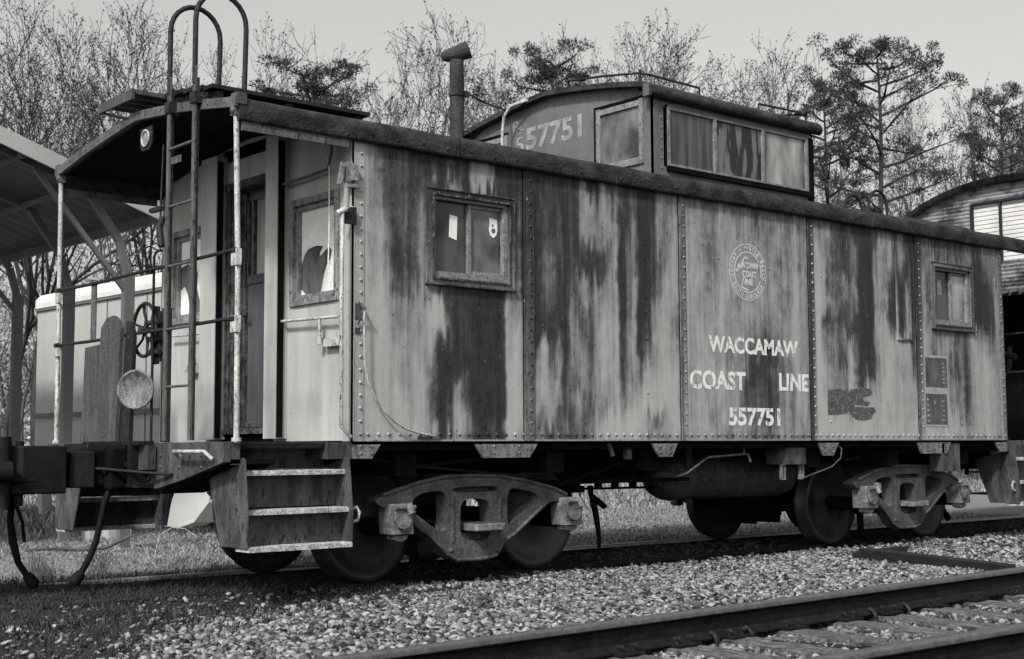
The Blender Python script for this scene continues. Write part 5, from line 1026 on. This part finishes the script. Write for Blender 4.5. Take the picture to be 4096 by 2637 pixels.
def leaf_cards(C,n,rad,size,r,asp=1.6):
    k=r.integers(0,len(C),n); p=C[k]+r.normal(0,rad,(n,3)); a=r.normal(0,1,(n,3)); a/=np.linalg.norm(a,axis=1)[:,None]; b=np.cross(a,r.normal(0,1,(n,3))); b/=np.linalg.norm(b,axis=1)[:,None]+1e-9
    s=size*r.uniform(.5,1.3,n)[:,None]; P=np.stack([p-a*s*asp,p+b*s*.5,p+a*s*asp,p-b*s*.5],1); return P.reshape(-1,3),(np.array([(0,1,2,3)])[None]+4*np.arange(n)[:,None,None]).reshape(-1,4),k
def mk_bare(seed,H,bud=0,mat='bark',**kw):
    P,Q,S=bare_tree_mesh('t',seed,H,**kw); tr_=np_mesh('trunk',P,Q,M[mat]); cr=None
    if bud:
        r=np.random.default_rng(seed); tips=S[S[:,6]<.02][:,3:6]; LP,LQ,k=leaf_cards(tips,bud,.07,.042,r,1.1); cr=np_mesh('crown',LP,LQ,M['leaf2'],shade=np.repeat(r.random(bud),4))
    return tr_,cr
def mk_pine(seed,H,low=.5,wide=.22,nclump=130):
    r=random.Random(seed); rg=np.random.default_rng(seed); m=MB(); cl=[]
    tx=lambda z:(math.sin(z*.5+seed)*.12,math.cos(z*.4+seed)*.10)
    zs_=np.linspace(0,H*.97,14); m.tube([(tx(z)[0],tx(z)[1],z) for z in zs_],[H*.014*(1-.85*z/H) for z in zs_],7)
    nb=27
    for k in range(nb):
        f=(k/nb)**.9; z=H*(low+(1-low)*f); a=k*2.4+r.uniform(-.5,.5); l=H*wide*(math.sin(math.pi*(.22+.72*f))**.7)*r.uniform(.65,1.15)+.25
        b0=Vector((tx(z)[0],tx(z)[1],z)); pts=[b0]; d=Vector((math.cos(a),math.sin(a),r.uniform(.05,.5)))
        for q in range(4):
            pts.append(pts[-1]+d.normalized()*l/4); d.z+=r.uniform(-.1,.25); d.x+=r.uniform(-.25,.25); d.y+=r.uniform(-.25,.25)
        m.tube(pts,[.05*(1-f*.5),.04,.03,.022,.012],4,False)
        for q in range(2,5):
            for _ in range(1 if q<4 else 3):
                o_=Vector((r.gauss(0,.26),r.gauss(0,.26),r.gauss(0,.15)+.10)); c=pts[q]+o_; m.tube([pts[q-1],c],[.012,.006],3,False); cl.append(tuple(c))
    for _ in range(7): cl.append((tx(H)[0]+r.gauss(0,.22),tx(H)[1]+r.gauss(0,.22),H*r.uniform(.93,1.0)))
    for k in range(5):                              # bare dead limbs below the crown
        z=H*low*r.uniform(.55,.98); a=r.uniform(0,6.28); l=r.uniform(.8,2.0); m.tube([(tx(z)[0],tx(z)[1],z),(tx(z)[0]+math.cos(a)*l*.5,tx(z)[1]+math.sin(a)*l*.5,z+.15),(tx(z)[0]+math.cos(a)*l,tx(z)[1]+math.sin(a)*l,z+.55)],[.035,.02,.008],4,False)
    tr_=m.build('trunk',M['bark']); C=np.array(cl); n=len(C)*105
    sz_=rg.uniform(.6,1.25,len(C)); k=rg.integers(0,len(C),n); nn_=rg.normal(0,1,(n,3)); nn_/=np.linalg.norm(nn_,axis=1)[:,None]; rr_=rg.random(n)**.45
    p=C[k]+nn_*(rr_*sz_[k])[:,None]*np.array([.26,.26,.15]); dirn=nn_+np.array([0,0,.35])+rg.normal(0,.35,(n,3)); dirn/=np.linalg.norm(dirn,axis=1)[:,None]+1e-9
    b=np.cross(dirn,rg.normal(0,1,(n,3))); b/=np.linalg.norm(b,axis=1)[:,None]+1e-9; s=.075*rg.uniform(.6,1.3,n)[:,None]
    P=np.stack([p-b*s*.28,p+b*s*.28,p+dirn*s*1.1],1); csh=rg.random(len(C)); cr=np_mesh('crown',P.reshape(-1,3),np.arange(3*n).reshape(-1,3),M['leaf'],shade=np.repeat(np.clip(csh[k]*.7+rg.random(n)*.3,0,1),3))
    return tr_,cr
def plant(proto,name,label,cat,px,top,D,H,rz,group,first,wide=1.0):
    p=at(px,1784,D); p[2]=-.1; z=1.013+(1784-top)/F*D+.1; s=z/H
    root=thing(name,label,cat,tuple(p),group); root.scale=(s*wide,s*wide,s); root.rotation_euler=(0,0,rz)
    for o in proto:
        if o is None: continue
        if first: c=o
        else: c=o.copy(); COL.objects.link(c)
        c.parent=root; c.location=(0,0,0)
BG='bare winter trees behind the tracks'
protos=dict(A=mk_bare(3,12,5000,spread=.50,fork=.30,kids=(4,6,6,4),lead=.46,trop=.07),B=mk_bare(14,12,4200,spread=.42,fork=.40,lean=.06,lead=.38,kids=(4,6,6,4),trop=.06),C=mk_bare(21,12,2500,spread=.55,fork=.42,mat='bark2',lead=.40,kids=(4,6,6,4),trop=.06),D=mk_bare(33,12,4500,spread=.50,fork=.36,kids=(5,6,7,5),mat='bark2',lead=.42,trop=.09),E=mk_bare(47,12,1800,spread=.34,fork=.45,kids=(3,6,5,4),mat='bark2',lead=.36),
 P=mk_pine(5,12,.58,.135),Q=mk_pine(8,12,.55,.12),R=mk_pine(12,12,.60,.17))
used=set()
TREES=[('A',20,-30,33,0,.85,'bud-covered bare tree at the left edge above carport'),('B',150,-20,37,1,.8,'tall bud-covered bare tree second from the left edge'),('A',290,40,38,2.5,.75,'bud-covered tree just left of the sky gap at upper left'),('E',430,400,33,1,.8,'thin low bare tree between carport and roof slope'),
('B',625,10,36,2,.68,'bud-covered leaning tree behind the left ladder hoop'),('A',745,120,40,4.2,.75,'bud-covered tree directly behind the two ladder hoops'),('E',900,330,36,.5,.6,'slender twiggy tree right of the tall ladder hoops'),('C',1045,420,44,3.3,.5,'small bare tree left of the round pine'),
('E',1380,130,41,3,.75,'slender upright bare tree just right of the round pine'),('D',1600,180,44,0,.85,'fan-shaped bare tree left of the smokestack'),('D',1740,160,43,1.3,.7,'bare tree with trunk hidden by the smokestack'),('C',1960,190,42,2.1,.7,'bare tree between smokestack and second pine'),
('E',2400,130,43,.9,.7,'thin spindly bare tree right of the second pine'),('D',2600,70,41,2.2,.9,'broad bare tree behind the cupola roof corner'),('C',2790,150,44,5.2,.8,'bare tree above the cupola side windows'),('D',3040,60,38,4.0,.8,'tall fan-crowned bare tree above the right end of cupola'),('C',3270,260,44,.3,.5,'thin bare tree with side limb right of cupola'),
('C',3420,420,46,2.7,.6,'hazy bare tree behind the large dark pine'),('E',3780,400,42,1.9,.8,'slender bare tree between large pine and coach'),('D',3880,290,43,3.1,.6,'bare tree rising above the coach roof'),('D',4010,330,45,.7,.85,'dense bare tree over the coach roof peak'),('B',4130,330,44,5,.6,'bud-covered tree at the right edge of photo')]
for kd_,px,top,D_,rz,wd,lab in TREES:
    plant(protos[kd_],'bare_tree',lab,'tree',px,top,D_,12,rz,BG,kd_ not in used,wd); used.add(kd_)
for kd_,px,top,D_,rz,wd,lab in [('P',1250,250,35,0,1.12,'round dark pine behind the eave between hoops and smokestack'),('P',2200,195,36,2.0,.95,'broad grey-green pine just right of the smokestack'),('R',3540,160,36,1.0,.92,'largest darkest pine with bare lower trunk at right'),('Q',3330,330,39,3.0,.8,'smaller pine touching the left of the largest pine'),('Q',4060,380,39,.5,.75,'dark pine top at the far right edge above coach')]:
    plant(protos[kd_],'pine_tree',lab,'tree',px,top,D_,12,rz,'pine trees behind the tracks',kd_ not in used,wd); used.add(kd_)
# thicket: brush and saplings that read as one mass under the crowns
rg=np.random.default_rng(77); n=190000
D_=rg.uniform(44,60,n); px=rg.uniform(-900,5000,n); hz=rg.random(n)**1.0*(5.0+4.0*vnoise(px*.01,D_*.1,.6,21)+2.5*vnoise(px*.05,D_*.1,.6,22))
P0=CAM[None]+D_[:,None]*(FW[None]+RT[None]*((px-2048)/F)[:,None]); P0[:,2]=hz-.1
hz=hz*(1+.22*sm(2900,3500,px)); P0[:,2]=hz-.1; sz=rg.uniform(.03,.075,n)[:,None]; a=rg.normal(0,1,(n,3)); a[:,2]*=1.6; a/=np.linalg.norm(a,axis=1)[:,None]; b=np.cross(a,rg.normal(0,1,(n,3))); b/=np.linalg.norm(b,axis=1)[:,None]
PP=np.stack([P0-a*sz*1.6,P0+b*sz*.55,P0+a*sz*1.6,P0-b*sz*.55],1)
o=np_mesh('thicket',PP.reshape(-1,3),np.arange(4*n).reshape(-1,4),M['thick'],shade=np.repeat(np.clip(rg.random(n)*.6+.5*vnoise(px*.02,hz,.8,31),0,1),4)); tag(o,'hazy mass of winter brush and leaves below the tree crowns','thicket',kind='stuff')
m=MB(); r_=random.Random(3)
for k in range(330):
    D1=r_.uniform(38,60); px1=r_.uniform(-600,4700); p=at(px1,1784,D1); h=r_.uniform(4,8.5); l=r_.uniform(-1.2,1.2); m.tube([(p[0],p[1],-.1),(p[0]+l*.3,p[1],h*.4),(p[0]+l*.8,p[1]+.3,h*.75),(p[0]+l*1.3,p[1]+.2,h)],[.07,.05,.035,.012],4,False)
    for q in range(5):
        z=h*r_.uniform(.35,.9); m.tube([(p[0]+l*z/h*1.1,p[1]+.1,z),(p[0]+l*z/h+r_.uniform(-1.3,1.3),p[1]+r_.uniform(-.6,.6),z+r_.uniform(.5,1.6))],[.025,.007],3,False)
tag(m.build('thicket',M['bark2']),'crowded thin sapling stems within the hazy brush','saplings',kind='stuff')
bpy.context.view_layer.update()
